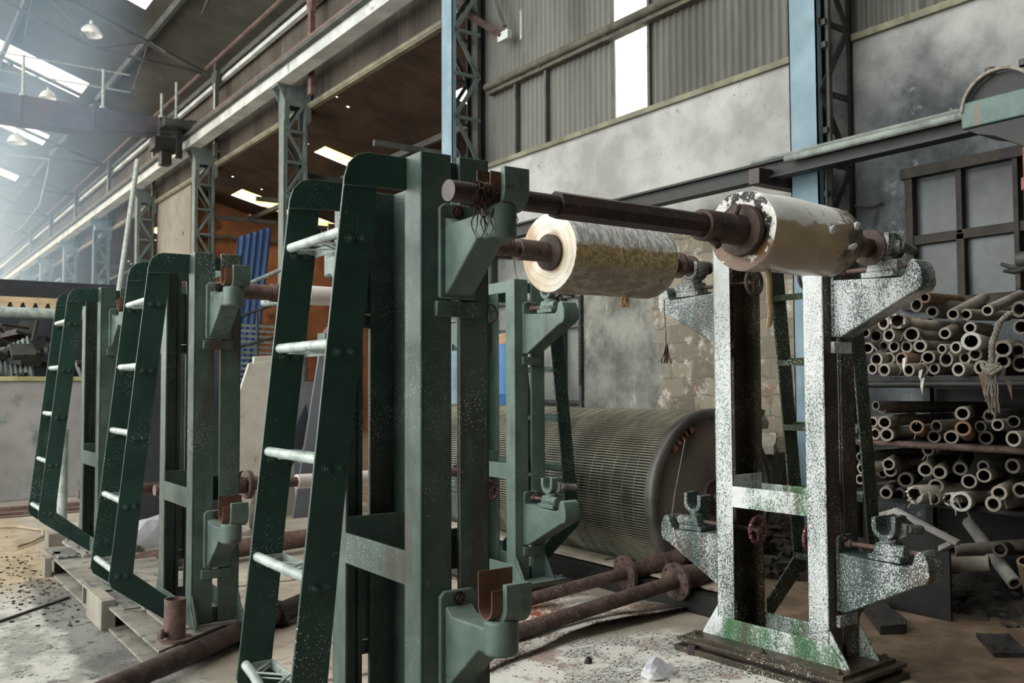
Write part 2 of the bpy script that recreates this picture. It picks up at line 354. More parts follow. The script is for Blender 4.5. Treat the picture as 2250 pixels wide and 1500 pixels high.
# ------------------------------------------------------------------ mesh helpers
class MB:
    def __init__(s): s.b = bmesh.new(); s.mi = 0
    def _f(s, vs):
        try:
            f = s.b.faces.new(vs); f.material_index = s.mi; return f
        except ValueError: return None
    def box(s, x0, x1, y0, y1, z0, z1, M4=None):
        p = [Vector((x, y, z)) for z in (z0, z1) for y in (y0, y1) for x in (x0, x1)]
        if M4 is not None: p = [M4 @ q for q in p]
        v = [s.b.verts.new(q) for q in p]
        for q in ((0, 2, 3, 1), (4, 5, 7, 6), (0, 1, 5, 4), (2, 6, 7, 3), (0, 4, 6, 2), (1, 3, 7, 5)): s._f([v[i] for i in q])
        return s
    def prism(s, poly, axis, a0, a1, M4=None):
        """poly in the two other axes (x: (y,z), y: (x,z), z: (x,y)), pushed from a0 to a1 along axis"""
        def mk(u, w, a): return Vector({'x': (a, u, w), 'y': (u, a, w), 'z': (u, w, a)}[axis])
        A = [mk(u, w, a0) for u, w in poly]; B = [mk(u, w, a1) for u, w in poly]
        if M4 is not None: A = [M4 @ q for q in A]; B = [M4 @ q for q in B]
        A = [s.b.verts.new(q) for q in A]; B = [s.b.verts.new(q) for q in B]; n = len(A)
        s._f(A); s._f(B[::-1])
        for i in range(n): s._f([A[i], B[i], B[(i+1) % n], A[(i+1) % n]])
        return s
    @staticmethod
    def frame(d):
        d = Vector(d).normalized(); up = Vector((0, 0, 1)) if abs(d.z) < .95 else Vector((1, 0, 0))
        u = up.cross(d).normalized(); return d, u, d.cross(u)
    def cyl(s, p0, p1, r, n=16, r2=None, caps=True):
        p0, p1 = Vector(p0), Vector(p1); d, u, w = s.frame(p1-p0); r2 = r if r2 is None else r2
        A = [s.b.verts.new(p0+(u*math.cos(2*PI*i/n)+w*math.sin(2*PI*i/n))*r) for i in range(n)]
        B = [s.b.verts.new(p1+(u*math.cos(2*PI*i/n)+w*math.sin(2*PI*i/n))*r2) for i in range(n)]
        for i in range(n): s._f([A[i], A[(i+1) % n], B[(i+1) % n], B[i]])
        if caps: s._f(A[::-1]); s._f(B)
        return s
    def lathe(s, p0, d, prof, n=24, closed=False):
        """prof = [(along, radius)...] turned round the axis d through p0"""
        p0 = Vector(p0); d, u, w = s.frame(d); rings = []
        for a, r in prof:
            rings.append([s.b.verts.new(p0+d*a+(u*math.cos(2*PI*i/n)+w*math.sin(2*PI*i/n))*max(r, 1e-5)) for i in range(n)])
        for R0, R1 in zip(rings, rings[1:]):
            for i in range(n): s._f([R0[i], R0[(i+1) % n], R1[(i+1) % n], R1[i]])
        if closed:
            for i in range(n): s._f([rings[-1][i], rings[-1][(i+1) % n], rings[0][(i+1) % n], rings[0][i]])
        return s
    def pipe(s, p0, p1, ro, ri, n=20, mi_in=None):
        """open hollow pipe with wall thickness"""
        L = (Vector(p1)-Vector(p0)).length; m = s.mi
        s.lathe(p0, Vector(p1)-Vector(p0), [(0, ri), (0, ro), (L, ro), (L, ri)], n)
        if mi_in is not None: s.mi = mi_in
        s.lathe(p0, Vector(p1)-Vector(p0), [(L, ri), (0, ri)], n); s.mi = m
        return s
    def sweep(s, pts, r, n=8, closed=False, caps=True):
        pts = [Vector(p) for p in pts]; rings = []; N = len(pts)
        ref = None
        for i, p in enumerate(pts):
            a = pts[(i-1) % N] if (closed or i) else p; b = pts[(i+1) % N] if (closed or i < N-1) else p
            d = (b-a).normalized()
            if ref is None: _, u, w = s.frame(d)
            else:
                u = (ref-d*ref.dot(d)).normalized(); w = d.cross(u)
            ref = u; rr = r[i] if isinstance(r, (list, tuple)) else r
            rings.append([s.b.verts.new(p+(u*math.cos(2*PI*k/n)+w*math.sin(2*PI*k/n))*rr) for k in range(n)])
        seq = list(zip(rings, rings[1:])) + ([(rings[-1], rings[0])] if closed else [])
        for R0, R1 in seq:
            for k in range(n): s._f([R0[k], R0[(k+1) % n], R1[(k+1) % n], R1[k]])
        if caps and not closed: s._f(rings[0][::-1]); s._f(rings[-1])
        return s
    def hexnut(s, p, d, r=.012, h=.01):
        d = Vector(d).normalized(); p = Vector(p)
        s.cyl(p, p+d*.003, r*1.45, 12); s.cyl(p, p+d*h, r, 6); s.cyl(p+d*h, p+d*(h+.006), r*.5, 8); return s
    def grid(s, fn, nu, nv, mi=None, skip=None, th=0):
        V = [[s.b.verts.new(fn(i/nu, j/nv)) for j in range(nv+1)] for i in range(nu+1)]
        for i in range(nu):
            for j in range(nv):
                if skip and skip(i, j): continue
                f = s._f([V[i][j], V[i+1][j], V[i+1][j+1], V[i][j+1]])
        return s
    def build(s, name, mats, parent=None, bevel=0, smooth=35, solid=0, seg=2):
        bmesh.ops.recalc_face_normals(s.b, faces=s.b.faces[:])
        me = bpy.data.meshes.new(name); s.b.to_mesh(me); s.b.free()
        for m in (mats if isinstance(mats, (list, tuple)) else [mats]): me.materials.append(m)
        if smooth:
            for p in me.polygons: p.use_smooth = True
            me.set_sharp_from_angle(angle=math.radians(smooth))
        o = bpy.data.objects.new(name, me); COL.objects.link(o)
        if parent is not None: o.parent = parent
        if solid:
            md = o.modifiers.new('Solidify', 'SOLIDIFY'); md.thickness = solid; md.offset = 0
        if bevel:
            md = o.modifiers.new('Bevel', 'BEVEL'); md.width = bevel; md.segments = seg; md.limit_method = 'ANGLE'; md.angle_limit = math.radians(40)
            md.harden_normals = False
        return o

def tag(o, label, cat, group=None, kind=None):
    o['label'] = label; o['category'] = cat
    if group: o['group'] = group
    if kind: o['kind'] = kind
    return o
def thing(name, label, cat, loc=(0, 0, 0), rz=0, group=None):
    o = bpy.data.objects.new(name, None); COL.objects.link(o); o.empty_display_size = .2
    o.location = loc; o.rotation_euler = (0, 0, rz)
    return tag(o, label, cat, group)
def struct(o):
    o['kind'] = 'structure'; return o
def copy_part(o, parent, **kw):
    c = o.copy(); COL.objects.link(c); c.parent = parent
    return c

# ------------------------------------------------------------------ setting
WX = 7.25                       # face of the long wall
XC = 6.7                        # line of lattice columns
COLS = [5.035, 11.045, 17.32, 23.2, 29.06, 35.1, 41.2, 47.2, 53.2]

m = MB(); m.grid(lambda u, v: Vector((-9+24*u, -6+72*v, 0)), 2, 2); struct(m.build('floor', M['floor'], smooth=0))

# long wall: plaster below, cladding above, a doorway and a window opening
m = MB()
D0, D1, DZ = 8.72, 10.75, 3.25
W0, W1, WZ0, WZ1 = 3.30, 4.42, 2.02, 3.19
ys = [-6, W0, W1, D0, D1, 11.2]
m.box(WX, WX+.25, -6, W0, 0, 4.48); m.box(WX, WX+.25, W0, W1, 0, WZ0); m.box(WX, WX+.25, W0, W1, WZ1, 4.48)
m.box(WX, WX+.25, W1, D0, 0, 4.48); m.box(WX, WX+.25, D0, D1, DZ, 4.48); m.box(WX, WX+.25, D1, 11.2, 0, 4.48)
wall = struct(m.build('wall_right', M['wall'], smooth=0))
m = MB(); m.box(WX-.05, WX+.1, -6, 11.2, 4.46, 4.52)
struct(m.build('trim_1', plain('mossy_ledge', '#5f5d50', '#77745f', 3, .8, c3='#54553b', t3=.58, s3=4), smooth=0))

def corrugated(name, mat, y0, y1, z0, z1, x, period=.1, amp=.016, step=8, skip=None, nz=1):
    n = int((y1-y0)/period*step); m = MB()
    m.grid(lambda u, v: Vector((x+amp*math.sin(2*PI*u*(y1-y0)/period), y0+u*(y1-y0), z0+v*(z1-z0))), n, nz, skip=skip)
    return m.build(name, mat, smooth=60)
PY0, PY1 = 7.56, 8.18
struct(corrugated('wall_cladding_right', M['corr'], -6, PY0, 4.5, 9.4, WX+.06))
struct(corrugated('wall_cladding_left', M['corr'], PY1, 11.3, 4.5, 9.4, WX+.06,
       skip=lambda i, j: 149 <= i <= 154 and j == 4, nz=12))
o = struct(corrugated('window_2', M['fibreglass'], PY0, PY1, 4.5, 9.4, WX+.07))
m = MB()
for y in (PY0, PY1): m.box(WX+.02, WX+.05, y-.02, y+.02, 4.52, 9.4)
struct(m.build('trim_2', M['dark_beam'], smooth=0))
# girt rail across the cladding
m = MB(); m.cyl((WX-.08, -3, 5.6), (WX-.08, 10.75, 5.6), .05, 12)
m.box(WX-.06, WX+.05, -3, 10.75, 5.5, 5.56)
for y in (1.5, 3, 5.2, 6.4, 8.2, 9.5): m.box(WX-.08, WX+.05, y-.03, y+.03, 5.54, 5.62)
struct(m.build('trim_3', plain('lichened_rail', '#37342d', '#504c40', 4, .8, c3='#5f5f45', t3=.6, s3=6), smooth=40))
# slender posts in the dim cladding corner
m = MB()
for y in (10.13, 9.45): m.box(WX-.02, WX+.04, y-.02, y+.02, 4.5, 5.55)
struct(m.build('trim_4', M['dark_beam'], smooth=0))

# window in the dark bay
w = struct(bpy.data.objects.new('window_1', None)); COL.objects.link(w); w.location = (WX, 0, 0)
m = MB(); f = .07
m.box(-.03, .12, W0, W0+f, WZ0, WZ1); m.box(-.03, .12, W1-f, W1, WZ0, WZ1); m.box(-.05, .12, W0-.03, W1+.03, WZ1-f, WZ1+.02); m.box(-.06, .12, W0-.03, W1+.03, WZ0-.02, WZ0+f)
m.box(-.02, .1, W0, W1, 2.55, 2.63); m.box(-.02, .08, 3.93, 3.98, 2.6, WZ1); m.box(-.02, .08, 3.92, 3.985, WZ0, 2.6)
m.box(-.035, .02, 3.48, 3.52, WZ0, WZ1)
m.build('window_frame', plain('dark_window_timber', '#201d19', '#322c26', 6, .8, c3='#4a3a2c', t3=.62, s3=4), w, bevel=.004)
for nm, a, b, c, d in (('pane', W0+f, 3.93, 2.63, WZ1-f), ('pane', 3.98, W1-f, 2.63, WZ1-f), ('pane', W0+f, 3.93, WZ0+f, 2.56), ('pane', 3.98, W1-f, WZ0+f, 2.56)):
    m = MB(); m.box(.04, .05, a, b, c, d); m.build('pane', M['glass'], w, smooth=0)

# sliding door leaf standing in the doorway
d = struct(bpy.data.objects.new('door_1', None)); COL.objects.link(d); d.location = (WX, 0, 0)
m = MB(); m.box(.08, .11, D0, D1, 0, DZ); m.build('door_leaf', plain('grey_door_sheet', '#6d6f6c', '#86887f', 2, .8, c3='#57534b', t3=.6, s3=3), d, smooth=0)
m = MB()
for y in (D0+.02, D0+.42, 9.75, D1-.05): m.box(-.03, .1, y, y+.05, 0, DZ)
for z in (1.15, 2.1, 2.48, DZ-.07): m.box(.0, .1, D0, D1, z, z+.045)
m.build('door_frame', M['dark_beam'], d, smooth=0)
m = MB()
for k in range(22): m.lathe((-.05, D0+.02, 2.45-.05*k), (1 if k % 2 else 0, 0 if k % 2 else 1, 0), [(-.006, .016), (.006, .016), (.006, .024), (-.006, .024)], 8, closed=True)
tag(m.build('hanging_chain', M['iron']), 'dark chain hanging on the post between grey door and stained wall', 'chain')
o = bpy.data.objects['hanging_chain']; o.location = (WX, 0, 0)

# hall shell the picture does not look at: it shapes the daylight
m = MB(); m.box(-7.2, WX+.25, -6.2, -6, 0, 14.2); struct(m.build('wall_front', M['black'], smooth=0))
m = MB(); m.box(-7.2, -7, -6, -.6, 0, 14.2); struct(m.build('wall_left', M['black'], smooth=0))
m = MB(); m.box(-7.2, -7, -.6, 66, 0, .3); struct(m.build('wall_sill_left', M['concrete'], smooth=0))
# far end wall with pale glazing
m = MB(); m.box(-7, 4.6, 66, 66.2, 0, 3); m.box(-7, 13, 66, 66.2, 9.5, 14); m.box(7, 13, 66, 66.2, 0, 9.5)
for x in (-5, -2, 1, 4): m.box(x-.3, x+.3, 66, 66.2, 3, 9.5)
struct(m.build('wall_back', M['corr_brown'], smooth=0))
m = MB(); m.box(-7, 7, 66.3, 66.33, 0, 9.6); struct(m.build('window_3', M['fibreglass'], smooth=0))

# main roof: sheets with see-through daylight sheets
EZ, ES = 9.45, .35
def rz_(x): return EZ+ES*(7.3-x)
def roof_pt(x, y): return Vector((x, y, rz_(x)))
X0r, X1r = -7.2, 7.75; Y0r, Y1r = -6.2, 66.2
def light_band(y):
    return any(a <= y < a+w for a, w in ((1.4, 2.4), (4.4, 1.2), (9.0, .8), (14.6, .8), (21.4, .8), (28.6, 1.6), (35.6, 1.4), (43, 1.4), (50, 1.4), (57, 1.6)))  # first two bands are unseen extra roof openings added for top light
NX, NY = 30, 181
def cellxy(i, j): return X0r+(i+.5)/NX*(X1r-X0r), Y0r+(j+.5)/NY*(Y1r-Y0r)
def is_light(i, j):
    x, y = cellxy(i, j); return -6.4 < x < 5.3 and light_band(y)
m = MB(); m.grid(lambda u, v: roof_pt(X0r+u*(X1r-X0r), Y0r+v*(Y1r-Y0r)), NX, NY, skip=is_light)
struct(m.build('ceiling', M['roof'], smooth=0, solid=.02))
m = MB(); m.grid(lambda u, v: roof_pt(X0r+u*(X1r-X0r), Y0r+v*(Y1r-Y0r))+Vector((0, 0, .03)), NX, NY, skip=lambda i, j: not is_light(i, j))
struct(m.build('window_4', M['fibreglass'], smooth=0))

# wall above the crane girder
struct(corrugated('wall_clerestory', M['corr_brown'], 11.2, 66, 6.95, 9.22, 7.3, period=.16, amp=.02, step=4))
m = MB(); m.cyl((7.22, 11.2, 6.97), (7.22, 66, 6.97), .055, 10); m.box(7.2, 7.3, 11.2, 66, 6.9, 6.94)
struct(m.build('trim_5', plain('dull_olive_beam', '#5c584a', '#79745f', 2, .7), smooth=40))
m = MB(); m.box(7.1, 7.2, 11.2, 66, 8.86, 8.96); struct(m.build('trim_6', M['girder_white'], smooth=0))
m = MB(); m.box(7.05, 7.3, 11.2, 66, 9.0, 9.08); m.box(7.15, 7.25, 11.2, 66, 9.16, 9.24); struct(m.build('trim_7', M['dark_beam'], smooth=0))

# side aisle behind the columns: lean-to roof, back wall, end wall
AS = .25
def ar(x, y): return Vector((x, y, 6.9-AS*(x-7.3)))
AX0, AX1, AY0, AY1 = 7.3, 13.2, 11.3, 66
ANX, ANY = 24, 182
def acell(i, j): return AX0+(i+.5)/ANX*(AX1-AX0), AY0+(j+.5)/ANY*(AY1-AY0)
def alight(i, j):
    x, y = acell(i, j)
    return (24.1 < y < 25.1 and x > 8.35) or (18.7 < y < 19.3 and x > 8.2) or (32 < y < 33 and x > 8.1)
def agap(i, j):
    x, y = acell(i, j)
    return alight(i, j) or (13.5 < y < 14.1 and 8.6 < x < 9.1) or (13.8 < y < 14.4 and 9.3 < x < 9.75)
m = MB(); m.grid(lambda u, v: ar(AX0+u*(AX1-AX0), AY0+v*(AY1-AY0)), ANX, ANY, skip=agap)
struct(m.build('ceiling_aisle', M['roof_rust'], smooth=0))
m = MB(); m.grid(lambda u, v: ar(AX0+u*(AX1-AX0), AY0+v*(AY1-AY0))+Vector((0, 0, .03)), ANX, ANY, skip=lambda i, j: not alight(i, j))
struct(m.build('window_5', M['fibre_yellow'], smooth=0))
m = MB()
for y in (14.5, 17.6, 20.4, 23.2, 26.2, 29, 35): m.box(7.3, 13.2, y-.04, y+.04, 5.6, 5.7, Matrix.Translation((0, 0, 0)))
m.box(9.2, 9.3, 11.3, 66, 6.2, 6.32); m.box(11.2, 11.3, 11.3, 66, 5.75, 5.87)
struct(m.build('trim_8', M['dark_beam'], smooth=0))
m = MB(); m.box(13, 13.2, 11.3, 66, 0, 5.6)
struct(m.build('wall_aisle', plain('rust_stained_sheeting', '#5a3b26', '#7d5636', 1.1, .9, c3='#3e2a1d', t3=.58, s3=2), smooth=0))
m = MB(); m.box(7.5, 13.2, 10.9, 11.1, 0, 7); struct(m.build('wall_aisle_end', M['concrete'], smooth=0))
m = MB(); m.box(7.5, 13, 26.4, 26.5, 0, 6.7); struct(m.build('wall_aisle_cross', plain('orange_brown_sheeting', '#6b4630', '#8a5f42', 1.2, .9, c3='#4a2f1e', t3=.58, s3=2), smooth=0))
m = MB(); m.box(7.3, 7.45, 25.5, 29.0, 0, 6.92); struct(m.build('wall_cream', plain('cream_plaster', '#6f6b62', '#827d73', 1, .85), smooth=0))

# purlins, rafters and braces under the main roof
m = MB()
for x in (5.6, 3.1, .6, -2, -4.6):
    m.box(x-.05, x+.05, -6, 66, rz_(x)-.24, rz_(x)-.05)
struct(m.build('trim_9', M['dark_beam'], smooth=0))
for yc in COLS[1:]:
    t = thing('roof_truss', 'dark steel roof truss over the crane hall, by column line %s' % ('one two three four five six seven eight'.split()[COLS.index(yc)-1]), 'roof truss', (0, yc, 0))
    m = MB(); a, b = Vector((7.0, 0, rz_(7.0)-.3)), Vector((-7, 0, rz_(-7)-.3)); m.sweep([a, b], .06, 6)
    m.build('rafter', M['dark_beam'], t)
    m = MB(); lo = [Vector((x, 0, rz_(x)-1.1)) for x in (4.4, 1.9, -.7, -3.2)]
    m.sweep([a]+lo+[b], .04, 6); m.build('tie', M['dark_beam'], t)
    m = MB(); tops = [Vector((x, 0, rz_(x)-.25)) for x in (5.6, 3.1, .6, -2, -4.6)]
    for p, q in zip(tops, lo): m.sweep([p, q], .028, 6)
    for p, q in zip(lo, tops[1:]): m.sweep([p, q], .028, 6)
    for p in tops[:3]:
        m.sweep([p+Vector((0, 0, 0)), p+Vector((0, 1.6, -.75))], .02, 5); m.sweep([p, p+Vector((0, -1.6, -.75))], .02, 5)
    m.build('brace', M['dark_beam'], t)

# ------------------------------------------------------------------ columns, crane girder, crane
col_lab = ['pale blue lattice steel column standing against the long wall, between plaster bays',
 'pale blue lattice steel column at the end of the corrugated wall', 'grey lattice steel column with gaping capital, first beyond the blue ones',
 'grey lattice steel column with flaking paint beside the lit aisle roof', 'grey lattice steel column beside the cream aisle wall',
 'blue-grey lattice column with slim blue pipe on its edge', 'bluish lattice column far down the hall, sixth from the near end',
 'hazy lattice column far down the hall, seventh from the near end', 'faint lattice column farthest down the hall']
def column(i, yc):
    mt = M['blue_paint_haze_tint'] if i < 2 or i >= 5 else M['grey_paint']  # far columns take the blue too, painting in the tint of the haze
    t = thing('lattice_column', col_lab[i], 'column', (XC, yc, 0), 0, 'lattice columns under the crane girder')
    hw, dp, top = .145, .5, (12 if i == 0 else 9.3 if i == 1 else 7.3)
    for x in (0, dp):
        m = MB(); sx = .07 if x == 0 else -.07
        m.box(x, x+.012*(1 if x == 0 else -1), -hw, hw, 0, top); m.box(min(x, x+sx), max(x, x+sx), -hw, -hw+.012, 0, top); m.box(min(x, x+sx), max(x, x+sx), hw-.012, hw, 0, top)
        m.build('flange', mt if (x == 0 or i >= 2) else M['iron'], t, smooth=0)
    m = MB(); p = .62; n = int(top/p)
    dark = mt if i >= 2 else M['iron'] if i == 0 else M['grey_paint']
    for k in range(n):
        z = .2+k*p
        for y in (-hw, hw):
            m.box(.02, dp-.02, y-.01, y+.012, z-.025, z+.025)
            a, b = ((.05, z), (dp-.05, z+p)) if k % 2 == 0 else ((dp-.05, z), (.05, z+p))
            d = Vector((b[0]-a[0], 0, b[1]-a[1])); q = Vector((-d.z, 0, d.x)).normalized()*.03
            P = [(a[0]+q.x, a[1]+q.z), (b[0]+q.x, b[1]+q.z), (b[0]-q.x, b[1]-q.z), (a[0]-q.x, a[1]-q.z)]
            m.prism(P, 'y', y-.012, y+.008)
    m.build('lattice', dark, t, smooth=0)
    if i >= 2:
        m = MB()
        for y in (-hw-.02, hw): m.prism([(-.14, 7.28), (.55, 7.28), (.55, 6.65), (.42, 6.5), (.42, 6.9), (.1, 6.9), (.1, 6.5), (0, 6.6), (0, 7.0)], 'y', y, y+.02)
        m.box(-.16, .58, -.2, .2, 7.26, 7.3); m.box(.3, .42, -.16, .16, 7.0, 7.26)
        m.build('capital', mt, t, smooth=0)
    if i == 0:
        m = MB(); m.sweep([(.10, -.19, 0), (.10, -.19, 12)], .022, 8); m.sweep([(.03, -.2, 0), (.03, -.2, 3.2), (.12, -.2, 3.6), (.12, -.2, 12)], .012, 6)
        for z in (2.0, 3.0, 3.55, 4.3, 4.5, 5.2): m.box(.05, .15, -.2, -.145, z, z+.05)
        m.build('conduit', M['iron'], t)
    if i == 5:
        m = MB(); m.sweep([(-.05, -.2, 0), (-.05, -.2, 6.9)], .05, 8); m.build('downpipe', M['blue_paint_haze_tint'], t)
    return t
for i, y in enumerate(COLS): column(i, y)

g = thing('crane_girder', 'long white-webbed crane girder with rusty rail carried on the lattice columns', 'girder', (6.62, 0, 0))
m = MB(); m.box(-.02, .12, 11.3, 65.9, 7.32, 7.58); m.box(-.1, .2, 11.3, 65.9, 7.3, 7.325)
for y in [a-.6 for a in COLS[2:]]: m.box(-.035, .12, y, y+.03, 7.3, 7.6)
m.build('web', M['girder_white'], g, smooth=0)
m = MB(); m.box(-.14, .22, 11.3, 65.9, 7.58, 7.66); m.build('flange', M['dark_beam'], g, smooth=0)
m = MB(); m.box(-.06, .06, 11.3, 65.9, 7.66, 7.78); m.build('rail', M['rust_pink'], g, smooth=0)

for k, yc in enumerate(COLS[2:]):
    t = thing('gallery_post', ['steel post above the crane girder nearest the blue column', 'steel post above the crane girder, second along', 'pale steel post above the crane girder by the crane bridge',
      'steel post above the crane girder just past the crane', 'slim bluish post above the crane girder, fifth along', 'hazy post above the crane girder, sixth along', 'hazy post above the crane girder farthest off'][k], 'post', (7.0, yc-.75, 0), 0, 'posts above the crane girder')
    m = MB(); m.box(-.04, .04, -.08, .08, 7.0, 9.35); m.box(.0, .28, -.02, .02, 7.95, 8.1)
    m.prism([(-.09, 8.6), (.09, 8.6), (.2, 9.1), (-.2, 9.1)], 'x', -.05, .05)
    m.build('shaft', M['rust_pink'] if k == 0 else M['dark_beam'], t, smooth=0)
    m = MB(); m.box(-.055, -.04, -.075, -.01, 7.3, 8.8); m.build('edge_strip', M['rust_orange'] if k == 0 else M['girder_white'], t, smooth=0)
# pinkish strip that paints in the line of light along the eave gap
m = MB(); m.cyl((6.95, 11.3, 9.36), (6.95, 65, 9.36), .04, 8); struct(m.build('trim_10', M['rust_pink'], smooth=40))

c = thing('crane_bridge', 'dull violet overhead crane bridge spanning the hall on the girder rail', 'crane', (0, 23.6, 0))
m = MB()
m.prism([(-6.5, 7.36), (4.2, 7.4), (6.0, 7.62), (6.55, 7.66), (6.55, 8.0), (-6.5, 8.06)], 'y', -.28, .28)
for x in (-4, -1.5, 1, 2.85, 4.4, 5.9): m.box(x-.03, x+.03, -.3, .3, 7.45, 8.0)
m.build('beam', M['crane'], c, bevel=.015)
m = MB(); m.box(5.9, 6.75, -.75, .75, 7.72, 7.9); m.cyl((6.5, -.6, 7.84), (6.7, -.6, 7.84), .12, 14); m.cyl((6.5, .6, 7.84), (6.7, .6, 7.84), .12, 14)
m.build('end_carriage', M['dark_beam'], c, bevel=.01)
m = MB(); m.box(5.75, 6.35, -.45, .1, 7.2, 7.5); m.box(5.95, 6.2, -.3, .0, 6.85, 7.2); m.box(6.25, 6.4, -.5, -.4, 7.0, 7.7); m.build('drive_box', M['black'], c, bevel=.01)
for x in (2.9, 4.6, 5.95, 6.3): 
    m = MB(); m.cyl((x, -.26, 8.0), (x, -.26, 8.95 if x != 5.95 else 8.6), .035, 8); m.cyl((x, -.26, 8.0), (x, -.26, 8.05), .08, 8); m.build('rail_post', M['galv'], c)
m = MB()
for z in (8.5, 8.92): m.cyl((-6.4, -.26, z), (5.2, -.26, z), .018, 6)
m.build('handrail', M['galv'], c)

def lamp(x, y, z, r, label, roofz):
    t = thing('pendant_lamp', label, 'lamp', (x, y, z), 0, 'factory pendant lamps')
    m = MB(); m.lathe((0, 0, 0), (0, 0, 1), [(0, r), (.10*r, .99*r), (.35*r, .93*r), (.7*r, .72*r), (.95*r, .42*r), (1.0*r, .24*r), (1.06*r, .18*r), (1.06*r, .001), (1.02*r, .001), (.9*r, .34*r), (.68*r, .68*r), (.33*r, .88*r), (.02, .96*r), (0, r)], 28)
    m.build('lamp_shade', M['lamp'], t, smooth=50)
    m = MB(); m.cyl((0, 0, 1.06*r), (0, 0, 1.4*r), .14*r, 10); m.build('lamp_holder', M['lamp'], t)
    m = MB(); m.cyl((0, 0, 1.4*r), (0, 0, roofz-z), .012, 6); m.build('hanger', M['dark_beam'], t)
    m = MB(); m.lathe((0, 0, .1*r), (0, 0, 1), [(0, .001), (.02, .2*r), (.3*r, .3*r), (.7*r, .15*r), (.8*r, .001)], 14); m.build('bulb', M['lamp'], t)
lamp(4.33, 23.44, 9.75, .25, 'wide round pendant lamp just under the brightest roof light', rz_(4.33))
lamp(4.02, 33.49, 9.30, .29, 'white dome pendant lamp hanging below the crane bridge', rz_(4.02))
lamp(4.16, 28.5, 9.5, .22, 'small pendant lamp dissolving in the glare above the crane bridge', rz_(4.16))

# loose cable sagging under the roof far off
m = MB(); P = [Vector((3.4, 31, 8.3)), Vector((3.9, 31, 8.33)), Vector((4.6, 31, 8.35)), Vector((4.55, 31, 7.9)), Vector((4.35, 31, 6.9)), Vector((3.9, 31, 6.2)), Vector((3.6, 31, 5.9))]
m.sweep(P, .022, 6); tag(m.build('hanging_cable', M['galv']), 'pale loose cable drooping under the roof beyond the crane', 'cable')

t = thing('knee_brace', 'brown steel knee brace slanting from the farther blue column to the cladding', 'brace', (7.1, 0, 0))
m = MB(); m.sweep([(0, 11.45, 7.0), (.0, 10.25, 6.18)], .05, 4); m.build('strut', M['rust'], t)
m = MB(); m.sweep([(0.02, 10.5, 6.9), (.02, 10.2, 6.3)], .035, 4); m.build('tie', M['dark_beam'], t)
m = MB(); m.box(-.02, .05, 10.08, 10.32, 6.10, 6.22); m.build('gusset', M['girder_white'], t)
# green-edged rail beam along the long wall
t = thing('rail_beam', 'grimy steel beam with green top edge running in front of the long wall', 'beam', (6.5, 0, 0))
m = MB(); m.box(-.07, .07, 0.6, 10.7, 3.18, 3.2); m.box(-.02, .02, .6, 10.7, 3.2, 3.32); m.box(-.075, .06, .6, 10.7, 3.315, 3.335)
m.build('beam', M['black'], t, smooth=0)
m = MB(); m.cyl((-.06, .6, 3.352), (-.06, 5.4, 3.352), .018, 8); m.cyl((-.1, .6, 3.30), (-.1, 5.0, 3.30), .03, 10); m.build('pipe', M['pale_pipe'], t)
m = MB(); m.box(-.06, .05, .6, 10.7, 3.335, 3.342); m.build('green_edge', paint('pale_green_edge', '#5f7a68', '#6f8878', speck=0, rust_amt=.62), t, smooth=0)
m = MB(); m.box(-.2, .75, 5.2, 5.32, 3.12, 3.26); m.box(.0, .75, 10.2, 10.3, 3.1, 3.2); m.box(.0, .75, 1.2, 1.3, 3.1, 3.2); m.build('bracket', M['rust_dark'], t, bevel=.006)

